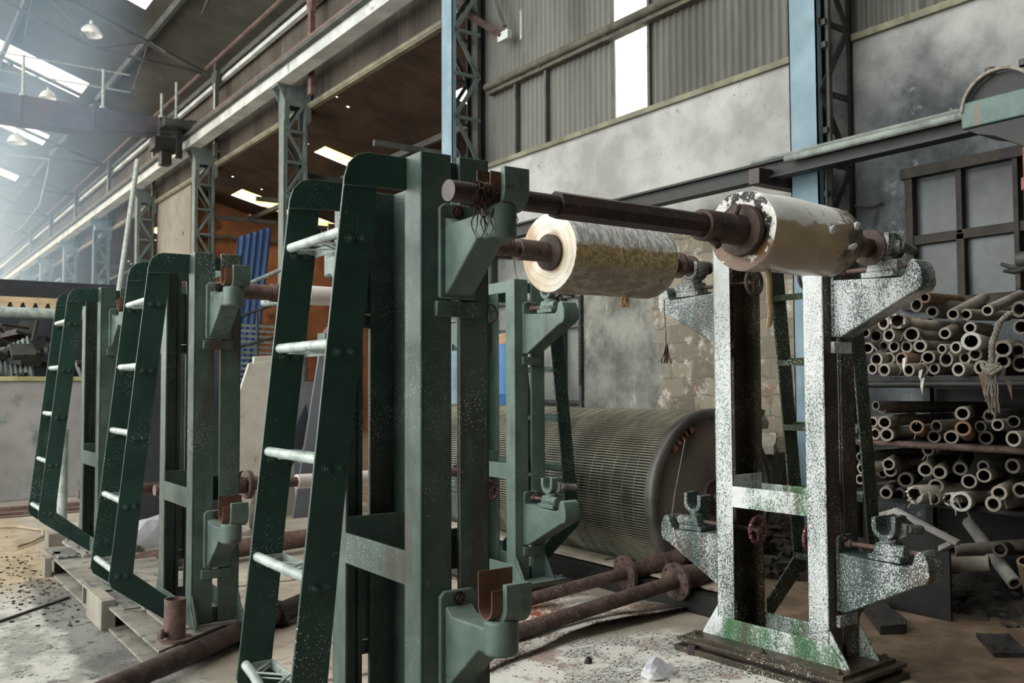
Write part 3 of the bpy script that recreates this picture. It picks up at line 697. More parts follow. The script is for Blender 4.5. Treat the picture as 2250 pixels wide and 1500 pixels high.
# ------------------------------------------------------------------ roll stands
W1_, S_, W2_, FL, DD = .109, .0305, .111, .11, .661
XB = W1_+S_+W2_                 # outer width of a post pair
XM = W1_+S_/2
H = 2.131
def stand(key, loc, rz, ladder, kind, label, mats, zbase, group):
    """ladder: -1 on the -x side, +1 on the +x side; kind of the roll holders: 'cup' or 'chuck'"""
    t = thing('roll_stand', label, 'roll stand', loc, rz, group)
    P, RL, AR, BR = mats
    z0 = zbase+.02
    th = .011
    for yy, web in ((0, -1), (DD, 1)):
        for xa, xb, ox in ((0, W1_, -1), (W1_+S_, XB, 1)):
            m = MB(); yi = yy-web*FL; yw = yy
            ya, yb = min(yw, yw-web*th), max(yw, yw-web*th); fa, fb = min(yw, yi), max(yw, yi)
            m.box(xa, xb, ya, yb, z0, H)
            xf = xa if ox < 0 else xb-th
            m.box(xf, xf+th, fa, fb, z0, H); m.box(xb-.02 if ox < 0 else xa, xb if ox < 0 else xa+.02, min(yw-web*th, yw-web*.02), max(yw-web*th, yw-web*.02), z0, H)
            po = m.build('post', P if key != 'R' else [M['splat_side'], P], t, bevel=.003)
            if key == 'R':
                for f in po.data.polygons:
                    if f.normal.x < -.9 and f.center.x < .002: f.material_index = 1
    xl, xr = (0, XB) if ladder < 0 else (XB, 0)          # ladder face, roll face
    sgn = lambda x: -1 if x == 0 else 1
    for x in (0, XB):
        m = MB(); a, b = (x, x+.012) if x == 0 else (x-.012, x); m.box(a, b, FL-.004, DD-FL+.004, .768, .8745); m.build('crossbar', BR, t, bevel=.002)
    m = MB(); a, b = (xr, xr+.012) if xr == 0 else (xr-.012, xr); m.box(a, b, FL-.004, DD-FL+.004, H-.085, H-.008); m.build('crossbar', P, t, bevel=.002)
    for y in (FL-.012, DD-FL): 
        m = MB(); m.box(.006, XB-.006, y, y+.012, .80, .93); m.build('tie_plate', P, t, bevel=.002)
    for y in (.02, DD-.03):
        for za, zb in ((H-.09, H-.02), (z0, z0+.08)):
            m = MB(); m.box(W1_-.02, W1_+S_+.02, y, y+.01, za, zb); m.build('spacer', M['splat_side'] if key == 'R' else P, t)
    # foot
    yf = -.01 if key in 'ABC' else -.13
    m = MB(); m.box(-.10, XB+.09, yf, DD+.13, zbase, zbase+.022)
    for x, y in ((-.07, yf+.04), (-.07, DD+.09), (XB+.06, yf+.04), (XB+.06, DD+.09), (-.07, DD/2)): m.hexnut((x, y, zbase+.022), (0, 0, 1), .016, .014)
    m.build('base_plate', M['concrete'] if key in 'ABC' else M['splat_side'] if key == 'R' else BR, t, bevel=.003)
    m = MB(); sk = .105
    for x, s in ((0, -1), (XB, 1)):
        m.prism([(0, z0+sk), (DD, z0+sk), (DD+.10, z0), (-.10, z0)], 'x', x if s > 0 else x-.008, x+.008 if s > 0 else x)
    for y, s in ((0, -1), (DD, 1)):
        for x in (.0, XB-.01): m.prism([(y, z0+.16), (y+s*.10, z0+.01), (y+s*.10, z0), (y, z0)], 'x', x, x+.01)
    m.build('foot_skirt', BR, t, bevel=.002)
    # ladder
    def LX(x): return x if ladder < 0 else XB-x
    prof = [(0, H-.004), (-.135, H-.004), (-.172, H-.016), (-.200, H-.045), (-.214, H-.09), (-.217, H-.12), (-.268, 1.538), (-.333, .92), (-.385, .43), (-.372, .395), (-.03, .14), (-.03, .26), (-.268, .455), (-.214, 1.005), (-.160, 1.485), (-.119, 1.84), (-.104, 2.024), (0, 2.024)]
    prof = [(LX(a), b) for a, b in prof]
    rungz = [1.875, 1.525, 1.175, .825, .475]
    outer = lambda z: -.226-(1.885-z)*(.385-.232)/(1.885-.43)
    for y in (FL-.012, DD-FL+.002):
        m = MB(); m.prism(prof, 'y', y, y+.011)
        side = y if y < .3 else y
        for z in rungz:
            for dx in (.032, .073):
                x = LX(outer(z)+dx)
                m.hexnut((x, y, z-.028), (0, -1, 0), .0125, .010); m.hexnut((x, y+.011, z-.028), (0, 1, 0), .010, .008)
        x0 = LX(-.217); x1 = LX(-.104); m.cyl((x0, y-.001, H-.118), (x1, y-.001, H-.112), .004, 6)
        m.build('ladder_rail', RL, t, bevel=.0015)
    for z in rungz:
        xo = LX(outer(z)+.018); s = 1 if ladder < 0 else -1
        r = MB()
        if key == 'A' and z < .5:      # the lowest rung is bent down in the middle
            r.sweep([(xo, FL, z), (xo, FL+.06, z-.006), (xo+s*.0, FL+.16, z-.045), (xo, FL+.27, z-.05), (xo, FL+.36, z-.015), (xo, DD-FL, z)], .0165, 12)
        else: r.cyl((xo, FL-.004, z), (xo, DD-FL+.004, z), .0165, 14)
        ro = r.build('rung', M['galv'] if key in 'ABC' else RL, t)
        m = MB(); xb = xo+s*.085
        m.box(min(xb, xb+s*.006), max(xb, xb+s*.006), FL, DD-FL, z-.028, z+.004); m.box(min(xo, xb)+.02, max(xo, xb), FL, FL+.006, z-.02, z+.004); m.box(min(xo, xb)+.02, max(xo, xb), DD-FL-.006, DD-FL, z-.02, z+.004)
        n = 5; L = DD-2*FL
        for k in range(n):
            a = FL+L*k/n; b = FL+L*(k+1)/n; u, v = (xo, xb) if k % 2 == 0 else (xb, xo)
            m.cyl((u, a, z-.004), (v, b, z-.004), .004, 6); m.cyl((u, a, z-.018), (v, b, z-.018), .003, 6)
        m.build('tread', M['galv'] if key in 'ABC' else RL, ro, smooth=30)
    # holders
    dz = 1.21 if kind == 'cup' else 1.285
    for yy, s in ((0, 1), (DD, -1)):
        for low in (0, 1):
            Y = lambda y: yy+s*y          # y is measured outward as negative
            z = -dz*low
            b = MB(); px = lambda poly: [(Y(a), c+z) for a, c in poly]
            if kind == 'cup':
                b.prism([(XM-.068, 1.672+z), (XM-.058, 1.666+z), (XM+.058, 1.666+z), (XM+.068, 1.672+z), (XM+.068, 1.955+z), (XM+.05, 1.971+z), (XM-.05, 1.971+z), (XM-.068, 1.955+z)], 'y', Y(0), Y(-.018))
                b.prism(px([(-.016, 1.925), (-.05, 1.90), (-.20, 1.905), (-.25, 1.905), (-.25, 1.835), (-.205, 1.832), (-.05, 1.70), (-.016, 1.68)]), 'x', XM-.05, XM+.05)
                b.lathe((XM, Y(-.25), 1.825+z), (0, 0, 1), [(0, 0.001), (0, .044), (.008, .052), (.10, .052), (.105, .045), (.105, .001)], 24)
                br = b.build('bracket', AR, t, bevel=.006, seg=3)
                u = MB(); U = []
                for k in range(13): a = PI+PI*k/12; U.append((-.25+.059*math.cos(a), 1.970+.057*math.sin(a)))
                U += [(-.25+.059, 2.036), (-.25+.038, 2.036)]
                for k in range(13): a = 2*PI-PI*k/12; U.append((-.25+.038*math.cos(a), 1.970+.038*math.sin(a)))
                U += [(-.25-.038, 2.036), (-.25-.059, 2.036)]
                u.prism(px(U), 'x', XM-.02, XM+.07); u.build('cup', AR, br, bevel=.003)
                l = MB(); U = []; 
                for k in range(13): a = PI+PI*k/12; U.append((-.25+.0375*math.cos(a), 1.970+.0375*math.sin(a)))
                tz_ = 2.065 if low else 2.035
                U += [(-.25+.0375, tz_), (-.25+.0335, tz_)]
                for k in range(13): a = 2*PI-PI*k/12; U.append((-.25+.0335*math.cos(a), 1.970+.0335*math.sin(a)))
                U += [(-.25-.0335, 2.02), (-.25-.0375, 2.02)]
                l.prism(px(U), 'x', XM-.055, XM+.065); l.build('liner', M['rust_orange'], br)
                q = MB(); q.hexnut((XM, Y(-.018), 1.945+z), (0, -s, 0), .015, .012); q.build('bolt', M['rust_dark'], br)
                k_ = MB(); k_.box(XM-.08, XM+.08, min(Y(.0), Y(-.02)), max(Y(0), Y(-.02)), 1.612+z, 1.662+z); k_.build('stop_block', P, t, bevel=.004)
            else:
                b.prism([(XM-.066, 1.62+z), (XM+.066, 1.62+z), (XM+.066, 1.96+z), (XM+.05, 1.975+z), (XM-.05, 1.975+z), (XM-.066, 1.96+z)], 'y', Y(0), Y(-.018))
                arm = [(-.014, 1.892), (-.355, 1.875), (-.375, 1.89), (-.392, 1.94), (-.412, 1.953), (-.432, 1.945), (-.452, 1.90), (-.455, 1.84), (-.440, 1.812), (-.40, 1.80), (-.05, 1.62), (-.014, 1.62)]
                b.prism(px(arm), 'x', XM-.062, XM+.062)
                br = b.build('bracket', AR, t, bevel=.007, seg=3)
                e = MB(); e.prism(px([(-.455, 1.845), (-.446, 1.90), (-.425, 1.94), (-.41, 1.945), (-.41, 1.83), (-.44, 1.822)]), 'x', XM+.05, XM+.068); e.build('end_lobe', AR, br, bevel=.006)
                cy = -.235
                c1 = MB(); c1.box(XM-.06, XM+.06, min(Y(cy-.085), Y(cy+.075)), max(Y(cy-.085), Y(cy+.075)), 1.885+z, 1.912+z)
                c1.prism([(Y(cy-.06), 1.912+z), (Y(cy+.055), 1.912+z), (Y(cy+.035), 1.965+z), (Y(cy-.035), 1.965+z)], 'x', XM-.055, XM+.055)
                c1.cyl((XM-.03, Y(cy-.10), 1.935+z), (XM-.03, Y(cy+.02), 1.935+z), .028, 14)
                c1.lathe((XM, Y(cy), 1.955+z), (0, 0, 1), [(0, .001), (0, .042), (.03, .042), (.03, .001)], 18)
                c1.build('slide_block', AR, br, bevel=.005)
                c2 = MB(); U = []
                for k in range(11): a = PI+PI*k/10; U.append((cy+.06*math.cos(a), 2.036+.058*math.sin(a)))
                U += [(cy+.06, 2.075), (cy+.036, 2.08)]
                for k in range(11): a = 2*PI-PI*k/10; U.append((cy+.036*math.cos(a), 2.036+.036*math.sin(a)))
                U += [(cy-.036, 2.09), (cy-.06, 2.085)]
                c2.prism(px(U), 'x', XM-.045, XM+.05); c2.build('saddle', AR, br, bevel=.003)
                c3 = MB(); lx = -.075 if s > 0 else -.075
                c3.pipe((XM+.02, Y(cy+lx), 2.03+z), (XM+.14, Y(cy+lx), 2.015+z), .022, .011, 16, 1)
                c3.prism([(Y(cy-.05), 2.06+z), (Y(cy+lx-.01), 2.05+z), (Y(cy+lx-.01), 2.0+z), (Y(cy-.045), 1.98+z)], 'x', XM+.0, XM+.03)
                c3.prism([(XM+.0, 2.09+z), (XM+.03, 2.09+z), (XM+.13, 2.035+z), (XM+.05, 2.02+z), (XM+.0, 2.03+z)], 'y', Y(cy+lx+.02), Y(cy+lx+.03))
                c3.build('clamp_lever', [M['steel'], M['black']], br, bevel=.002)
                c4 = MB(); c4.cyl((XM, Y(-.005), 1.932+z), (XM, Y(-.40), 1.932+z), .011, 12); c4.cyl((XM, Y(-.02), 1.932+z), (XM, Y(-.05), 1.932+z), .02, 12); c4.cyl((XM, Y(.17), 1.932+z), (XM, Y(-.01), 1.932+z), .009, 10); c4.build('screw', M['rust_pink'], br)
                q = MB(); q.hexnut((XM-.02, Y(-.018), 1.955+z), (0, -s, 0), .014, .012); q.build('bolt', M['iron'], br)
                h = MB(); wy = Y(.17); R_ = .066; cz = 1.932+z
                h.lathe((XM, wy, cz), (0, 1, 0), [(math.cos(a)*.0095, R_+math.sin(a)*.0095) for a in [2*PI*k/10 for k in range(10)]], 32, closed=True)
                for k in range(3): a = .5+k*2*PI/3; h.cyl((XM, wy, cz), (XM+R_*math.cos(a), wy, cz+R_*math.sin(a)), .007, 8)
                h.cyl((XM, wy-.012, cz), (XM, wy+.012, cz), .018, 12); h.build('handwheel', M['red_wheel'] if low else M['rust_speck'], br)
                k_ = MB(); k_.box(XM-.07, XM+.08, min(Y(.0), Y(-.02)), max(Y(0), Y(-.02)), 1.545+z, 1.60+z); k_.build('stop_block', P, t, bevel=.004)
    return t
GA = (M['green'], M['green_rail'], M['green_cast'], M['green'])
GD = (M['green_far'], M['green_rail'], M['green_far'], M['green_far'])
GR = (M['splat'], M['olive'], M['splat_arm'], M['splat_bar'])
rad = math.radians
stand('A', (1.419, 2.492, 0), rad(-.58), -1, 'cup', 'dark green roll stand with ladder standing nearest, its lower cup empty', GA, .05, 'steel roll stands')
stand('B', (1.443, 4.952, -.021), rad(-.14), -1, 'cup', 'dark green roll stand with ladder on the long base rail, beside the short upright pipe', GA, .145, 'steel roll stands')
stand('C', (1.477, 7.458, .016), rad(.54), -1, 'cup', 'dark green roll stand with ladder at the far end of the base rail', GA, .115, 'steel roll stands')
stand('D', (3.626, 5.091, -.016), rad(.18), 1, 'chuck', 'pale green roll stand in front of the big wire drum', GD, .075, 'steel roll stands')
stand('R', (3.709, 2.699, -.006), rad(2.38), 1, 'chuck', 'roll stand crusted white with dried latex under the latex roll', GR, .072, 'steel roll stands')

# ------------------------------------------------------------------ rollers and shafts
def axis_obj(root_name, label, cat, p0, p1, group=None):
    p0, p1 = Vector(p0), Vector(p1); d = p1-p0
    t = thing(root_name, label, cat, p0, 0, group)
    t.rotation_euler = d.to_track_quat('X', 'Z').to_euler()
    return t, d.length
# near roller: axis runs from the nearest stand's upper cup to the crusted stand
t, L = axis_obj('latex_roller', 'roller on the nearest stand wrapped in white and tan peeling latex on a rusty shaft', 'roller', (1.354, 2.224, 1.95), (3.99, 2.486, 2.016))
m = MB(); m.cyl((0, 0, 0), (.42, 0, 0), .0315, 22); m.cyl((.42, 0, 0), (1.20, 0, 0), .044, 8); m.cyl((1.2, 0, 0), (1.9, 0, 0), .04, 8); m.cyl((1.9, 0, 0), (2.5, 0, 0), .044, 8); m.cyl((2.5, 0, 0), (L, 0, 0), .036, 16)
m.build('shaft', M['rust_dark'], t)
m = MB(); m.lathe((1.155, 0, 0), (1, 0, 0), [(0, .044), (0, .058), (.25, .058), (.25, .044)], 24); m.cyl((1.34, -.02, .05), (1.345, -.035, .085), .012, 8); m.cyl((1.32, -.05, .075), (1.37, -.02, .09), .007, 6); m.cyl((1.22, 0, -.05), (1.22, -.03, -.075), .016, 8)
m.build('collar', M['rust'], t)
m = MB(); m.lathe((1.385, 0, 0), (1, 0, 0), [(0, .05), (0, .098), (.016, .10), (.03, .10), (.03, .05)], 32); m.build('flange', M['rust'], t)
m = MB(); n = 64; rnd = random.Random(3)
prof = [(0, .150), (.012, .156), (.3, .154), (.52, .152), (.60, .146), (.66, .13)]
m.lathe((0, 0, 0), (1, 0, 0), [(-.002, .152)] + [(a, r) for a, r in [(i*.02, .153-.006*max(0, (i*.02-.45)/.15)) for i in range(33)]], n)
m.mi = 1; m.lathe((0, 0, 0), (1, 0, 0), [(.018, .05), (.012, .10), (.0, .135), (-.002, .152)], n); m.lathe((0, 0, 0), (1, 0, 0), [(.64, .147), (.655, .12), (.66, .06)], n)
for v in m.b.verts:
    a = math.atan2(v.co.z, v.co.y); k = .004*math.sin(a*3+v.co.x*9)+.003*math.sin(a*7-v.co.x*20)
    if math.hypot(v.co.y, v.co.z) > .12: v.co.y *= 1+k*4; v.co.z *= 1+k*4
ro = m.build('latex_roll', [M['roll_near'], M['roll_end_near']], t, smooth=60); ro.location = (1.412, 0, 0)
m = MB()
def flap(m, x, a, w, h, out, r=.156):
    c, s = math.cos(a), math.sin(a); n_ = Vector((0, c, s)); tg = Vector((0, -s, c))
    base = Vector((x, 0, 0))+n_*(r-.003); g = []
    for i in range(5):
        f = i/4; rr = base+Vector((w*f, 0, 0)); g.append((rr+n_*.002, rr+Vector((rnd.uniform(-.01, .01), 0, 0))+n_*(out*math.sin(f*PI)+.003)+tg*h*(.5+.5*math.sin(f*PI+rnd.random()))))
    vs = [(m.b.verts.new(p), m.b.verts.new(q)) for p, q in g]
    for (p, q), (p2, q2) in zip(vs, vs[1:]): m._f([p, p2, q2, q])
for x, a, w, h, o_ in ((1.78, PI+.02, .05, -.035, .02), (1.86, PI-.35, .06, .014, .012), (1.93, PI+.35, .05, -.03, .02), (1.98, PI-.2, .04, -.03, .02)):
    flap(m, x, a, w, h, o_)
m.build('peeling_flap', M['paper'], t, solid=.0015)
m = MB(); P = [Vector((1.50, -.05, -.15)), Vector((1.50, -.055, -.19)), Vector((1.497, -.055, -.26)), Vector((1.505, -.055, -.31)), Vector((1.50, -.05, -.36)), Vector((1.495, -.045, -.375))]
vs = [(m.b.verts.new(p+Vector((-.012*(1-.4*(i > 4)), .004, 0))), m.b.verts.new(p+Vector((.012*(1-.6*(i > 4)), -.004, 0)))) for i, p in enumerate(P)]
for (p, q), (p2, q2) in zip(vs, vs[1:]): m._f([p, p2, q2, q])
m.build('latex_strip', M['latex'], t, solid=.003)
m = MB(); m.lathe((2.072, 0, 0), (1, 0, 0), [(0, .04), (0, .10), (.02, .10), (.02, .04)], 28); m.cyl((2.11, -.04, .06), (2.13, -.06, .09), .012, 8); m.build('flange', M['rust'], t)
m = MB(); m.lathe((2.09, 0, 0), (1, 0, 0), [(0, .044), (0, .053), (.2, .053), (.2, .044)], 20); m.build('collar', M['rust_orange'], t)
m = MB(); m.lathe((2.375, 0, 0), (1, 0, 0), [(0, .04), (0, .082), (.014, .082), (.014, .04)], 28); m.build('stop_ring', M['rust_speck'], t)
# fibre wound on the shaft end
m = MB(); rnd = random.Random(8)
for k in range(60):
    x = rnd.uniform(.09, .21); a0 = rnd.uniform(0, 6.28); rr = rnd.uniform(.032, .038)
    m.sweep([Vector((x+rnd.uniform(-.004, .004)*j, rr*math.cos(a0+j*.5), rr*math.sin(a0+j*.5))) for j in range(14)], .0022, 4)
for k in range(30):
    x = rnd.uniform(.09, .24); y = rnd.uniform(-.035, .01); ln = rnd.choice([.05, .07, .1, .12]) * (1.9 if k < 3 else 1)
    pts = [Vector((x, y, -.02))]
    for j in range(6): pts.append(pts[-1]+Vector((rnd.uniform(-.012, .012), rnd.uniform(-.008, .008), -ln/6)))
    m.sweep(pts, [.0034-.0004*j for j in range(7)], 4)
o = m.build('fibre_tangle', M['fibre'], None, smooth=0); o.location = t.location; o.rotation_euler = t.rotation_euler
tag(o, 'dark fibres wound round the rusty shaft end and dangling from it', 'fibre tangle')

# far roller between the two back holders
t, L = axis_obj('rubber_roller', 'thick crusted roll with layered cream end face, hung behind the long shaft', 'roller', (1.55, 3.405, 2.015), (3.93, 3.618, 2.052))
X = lambda x: (x-1.55)*1.004
m = MB(); m.cyl((0, 0, 0), (L, 0, 0), .037, 18); m.build('shaft', M['rust_speck'], t)
m = MB(); m.lathe((X(2.50), 0, 0), (1, 0, 0), [(0, .036), (0, .05), (.2, .05), (.2, .04)], 24); m.build('sleeve', M['rust_speck'], t)
for x in (2.44, 2.49, 2.61):
    m = MB(); m.cyl((X(x), -.052 if x > 2.5 else -.04, -.012), (X(x), -.03, -.012), .009, 10)
    m.build('pin_hole', M['black'], t)
m = MB(); m.lathe((X(2.675), 0, 0), (1, 0, 0), [(0, .05), (.012, .075), (.02, .088), (.05, .088), (.05, .04)], 28); m.build('flange', M['rust'], t)
m = MB(); n = 72; rnd = random.Random(5)
m.lathe((0, 0, 0), (1, 0, 0), [(0, .190), (.006, .194)]+[(i*.03, .195) for i in range(1, 25)]+[(.735, .19), (.748, .178)], n)
m.mi = 1; m.lathe((0, 0, 0), (1, 0, 0), [(.012, .07), (.004, .12), (-.003, .16), (0, .190)], n); m.mi = 0; m.lathe((0, 0, 0), (1, 0, 0), [(.748, .178), (.752, .03)], n)
for v in m.b.verts:
    r = math.hypot(v.co.y, v.co.z)
    if r > .17:
        k = 1+.012*math.sin(3*math.atan2(v.co.z, v.co.y)+v.co.x*6)+rnd.uniform(-.006, .006); v.co.y *= k; v.co.z *= k
ro = m.build('rubber_roll', [M['roll_far'], M['roll_end_far']], t, smooth=50); ro.location = (X(2.702), 0, 0)
m = MB()
for x, z, a in ((3.0, .02, .5), (3.15, -.03, .2), (3.27, .03, .4), (3.1, .05, .3), (3.32, -.12, .6)):
    for k in range(3):
        b = Vector((X(x)+rnd.uniform(-.01, .01), -.19*math.cos(z/.19), z)); m.prism([(b.x, b.z), (b.x+rnd.uniform(.006, .014), b.z+.004), (b.x+rnd.uniform(-.004, .012), b.z-rnd.uniform(.012, .024))], 'y', b.y-.012, b.y-.004)
m.build('peeling_scab', M['roll_far'], t, smooth=0)
m = MB()
for k in range(9): m.sweep([Vector((X(3.20)+rnd.uniform(-.02, .02), -.03, -.185)), Vector((X(3.20)+rnd.uniform(-.03, .03), -.03+rnd.uniform(-.02, .02), -.225)), Vector((X(3.195)+rnd.uniform(-.035, .035), -.03, -.25))], [.007, .009, .004], 5)
m.sweep([Vector((X(3.12), -.03, -.19)), Vector((X(3.122), -.03, -.215))], [.004, .002], 5)
m.build('hanging_scrap', M['latex'], t)
for x in (3.655, 3.76):
    m = MB(); m.lathe((X(x), 0, 0), (1, 0, 0), [(0, .036), (0, .072 if x < 3.7 else .06), (.014, .072 if x < 3.7 else .06), (.014, .036)], 26)
    if x < 3.7:
        for a in range(6): m.cyl((X(x)-.003, .055*math.cos(a), .055*math.sin(a)), (X(x)+.017, .055*math.cos(a), .055*math.sin(a)), .007, 8)
    m.build('stop_ring', M['rust_pink'] if x < 3.7 else M['rust_speck'], t)
# black stringy rag hanging from the crusted stand's back holder
m = MB(); rnd = random.Random(2)
pts = [Vector((3.66, 3.70, 1.87))]
for j in range(10): pts.append(pts[-1]+Vector((rnd.uniform(-.006, .006), rnd.uniform(-.006, .006), -.028)))
m.sweep(pts, .0025, 5)
for k in range(9):
    q = [pts[-1]+Vector((0, 0, .03))]
    for j in range(5): q.append(q[-1]+Vector((rnd.uniform(-.008, .008), rnd.uniform(-.008, .008), -.022)))
    m.sweep(q, .0032, 4)
tag(m.build('fibre_strand', M['fibre'], smooth=0), 'black stringy strand hanging from the back holder of the crusted stand', 'fibre strand')

# upper and lower core shafts behind stand B (to the pale green stand)
def core_shaft(p0, p1, label, parts):
    t, L = axis_obj('core_shaft', label, 'shaft', p0, p1)
    m = MB(); m.cyl((0, 0, 0), (L, 0, 0), .034, 16); m.build('shaft', M['rust_pink'], t)
    for nm, a, b, r, mt in parts:
        m = MB(); m.lathe((a, 0, 0), (1, 0, 0), [(0, .03), (0, r), (b-a, r), (b-a, .03)], 24); m.build(nm, M[mt], t)
    return t
core_shaft((1.48, 5.86, 2.01), (3.83, 5.99, 2.012), 'upper rusty shaft with pale core held between far side of two green stands', [('collar', .0, .73, .051, 'rust_pink'), ('collar', .735, .98, .060, 'rust_pink'), ('paper_core', 1.0, 1.95, .066, 'core_white'), ('collar', 1.97, 2.15, .055, 'rust_pink')])
t = core_shaft((1.48, 5.86, .765), (3.83, 5.99, .735), 'lower rusty shaft with flange and white core behind the ladder', [('sleeve', .35, .56, .055, 'rust_pink'), ('flange', .575, .605, .092, 'rust_pink'), ('paper_core', .93, 1.9, .049, 'core_white')])
m = MB(); m.cyl((.52, -.03, .05), (.52, -.045, .085), .008, 6); m.cyl((.5, -.06, .08), (.54, -.03, .09), .006, 6); m.build('set_screw', M['rust'], t)
core_shaft((1.5, 8.37, .50), (3.2, 8.5, .52), 'dusty rusty shaft behind the farthest ladder stand', [('sleeve', .35, .95, .052, 'rust_speck')])

# ------------------------------------------------------------------ wire drum and its cradle
DY0, DY1, DX, DZc, DR = 4.55, 8.6, 4.966, .597, .606
t = thing('wire_drum', 'large horizontal drum covered in fine brass wire lying before the stained wall', 'drum', (DX, DY0, DZc))
LD = DY1-DY0
m = MB(); m.lathe((0, 0, 0), (0, 1, 0), [(.05, DR-.05), (LD, DR-.05), (LD, .05)], 96); m.build('core', M['drum_dark'], t, smooth=60)
m = MB(); n = 185
for k in range(n):
    a = 2*PI*k/n; c, s = math.cos(a), math.sin(a); R0 = Matrix.Rotation(a, 4, 'Y')
    m.box(-.0036, .0036, .03, LD, DR-.012, DR-.004, R0)
m.build('wire_ribs', M['drum_wire'], t, smooth=0)
m = MB()
for k in range(34):
    y = .07+k*.118; m.lathe((0, 0, 0), (0, 1, 0), [(y, DR-.006), (y, DR-.002), (y+.003, DR-.002), (y+.003, DR-.006)], 96)
m.build('hoop_wire', M['drum_wire'], t, smooth=60)
m = MB(); m.lathe((0, 0, 0), (0, 1, 0), [(.06, DR-.02), (.06, DR+.012), (.02, DR+.018), (-.005, DR+.012), (-.02, DR-.01), (-.02, DR-.045), (.01, DR-.05), (.03, DR-.05)], 96)
m.build('end_rim', plain('scuffed_rim', '#35322e', '#57544d', 3, .4, c3='#2c211b', t3=.56, s3=2), t, smooth=50)
m = MB(); m.lathe((0, 0, 0), (0, 1, 0), [(.02, .001), (.018, .2), (.012, .4), (.005, DR-.045), (.03, DR-.04)], 64)
for k in range(26): a = k*2*PI/26; m.cyl(((DR-.07)*math.cos(a), .02, (DR-.07)*math.sin(a)), ((DR-.07)*math.cos(a), -.012, (DR-.07)*math.sin(a)), .008, 6)
m.build('end_disc', M['drum_end'], t, smooth=40)
m = MB(); m.cyl((0, -.35, 0), (0, .05, 0), .05, 16); m.lathe((0, -.04, 0), (0, 1, 0), [(0, .05), (0, .13), (.05, .13), (.05, .05)], 20); m.build('axle', M['rust'], t)
m = MB(); rnd = random.Random(6)
for a in (2.05, 2.12, 2.2, 2.28, 2.36): m.box(-.03, .03, -.012, -.004, DR-.10, DR-.055, Matrix.Rotation(-(a-PI/2)+rnd.uniform(-.02, .02), 4, 'Y'))
m.build('copper_flake', M['copper'], t, smooth=0)
m = MB(); m.sweep([(-.30, -.02, .42), (-.42, -.03, .05), (-.50, -.05, -.25)], .003, 5)
m.build('pull_wire', M['galv'], t)

t = thing('drum_cradle', 'low steel channel in front of the wire drum with pale dusty top', 'channel', (4.33, 3.9, 0))
m = MB(); m.box(-.06, .12, 0, 4.6, .135, .15); m.box(.05, .065, 0, 4.6, 0, .14); m.box(-.06, .12, 0, 4.6, 0, .012); m.build('channel', M['ply'], t, bevel=.003)
m = MB(); m.box(.0, .10, 1.1, 2.6, .15, .165); m.build('top_strip', M['drum_wire'], t)
m = MB(); m.box(-.15, .05, -.1, 3.0, 0, .125); m.build('dark_side', M['black'], t)
m = MB(); P = []
for k in range(9): a = PI*k/8; P.append(Vector((0.03, 1.9-.1*math.cos(a), .155+.075*math.sin(a))))
m.sweep(P, .028, 10); m.build('lifting_lug', M['rust_pink'], t)

# ------------------------------------------------------------------ floor shafts, plates, base rails
def floor_shaft(p0, p1, label, rings, r=.04, mt='rust_speck'):
    t, L = axis_obj('floor_shaft', label, 'shaft', p0, p1, 'rusty shafts lying on the floor plate')
    m = MB(); m.cyl((0, 0, 0), (L, 0, 0), r, 18); m.build('shaft', M[mt], t)
    for nm, a, b, r1, r0, holes in rings:
        m = MB(); m.lathe((a, 0, 0), (1, 0, 0), [(0, r0*.9), (0, r1), (b-a, r1 if b-a < .06 else r0+.02), (b-a, r0*.9)], 28)
        if holes:
            m.mi = 1
            for k in range(8): q = k*2*PI/8; m.cyl((a-.003, (r1-.022)*math.cos(q), (r1-.022)*math.sin(q)), (a+.01, (r1-.022)*math.cos(q), (r1-.022)*math.sin(q)), .008, 8)
        m.build(nm, [M[mt], M['black']], t)
    return t
floor_shaft((3.15, 4.665, .045), (4.95, 4.435, .268), 'rusty flanged shaft on the floor, the one nearer the wire drum', [('flange', .965, .99, .118, .04, True), ('sleeve', .99, 1.42, .052, .045, False), ('collar', 1.26, 1.285, .08, .045, False), ('end_collar', 1.52, 1.62, .08, .045, False)])
floor_shaft((2.55, 4.068, .040), (4.78, 4.105, .248), 'rusty flanged shaft on the floor, flecked white and nearer the crusted stand', [('flange', 1.565, 1.59, .115, .04, True), ('cone', 1.59, 1.84, .088, .04, False)], .043)

m = MB()
E_ = [(2.35, 3.70), (2.654, 3.83), (2.95, 3.90), (3.19, 3.97), (3.40, 3.985), (3.64, 4.0), (3.9, 4.02), (4.20, 4.06)]
B_ = [(2.35, 4.6), (2.654, 4.7), (2.95, 4.75), (3.19, 4.8), (3.40, 4.82), (3.64, 4.84), (3.9, 4.86), (4.12, 4.4)]
Zs = [.006, .012, .022, .045, .06, .055, .035, .02]
g = [[(a[0]+(b[0]-a[0])*f, a[1]+(b[1]-a[1])*f, .012+z*(1-f)**2) for f in (0, .25, .5, 1)] for a, b, z in zip(E_, B_, Zs)]
V = [[m.b.verts.new(p) for p in r] for r in g]
for i in range(len(V)-1):
    for j in range(3): m._f([V[i][j], V[i+1][j], V[i+1][j+1], V[i][j+1]])
tag(m.build('spattered_plate', M['plate'], smooth=60, solid=.008), 'warped thin plate under the two flanged shafts, white-spattered with an orange rust patch', 'plate')

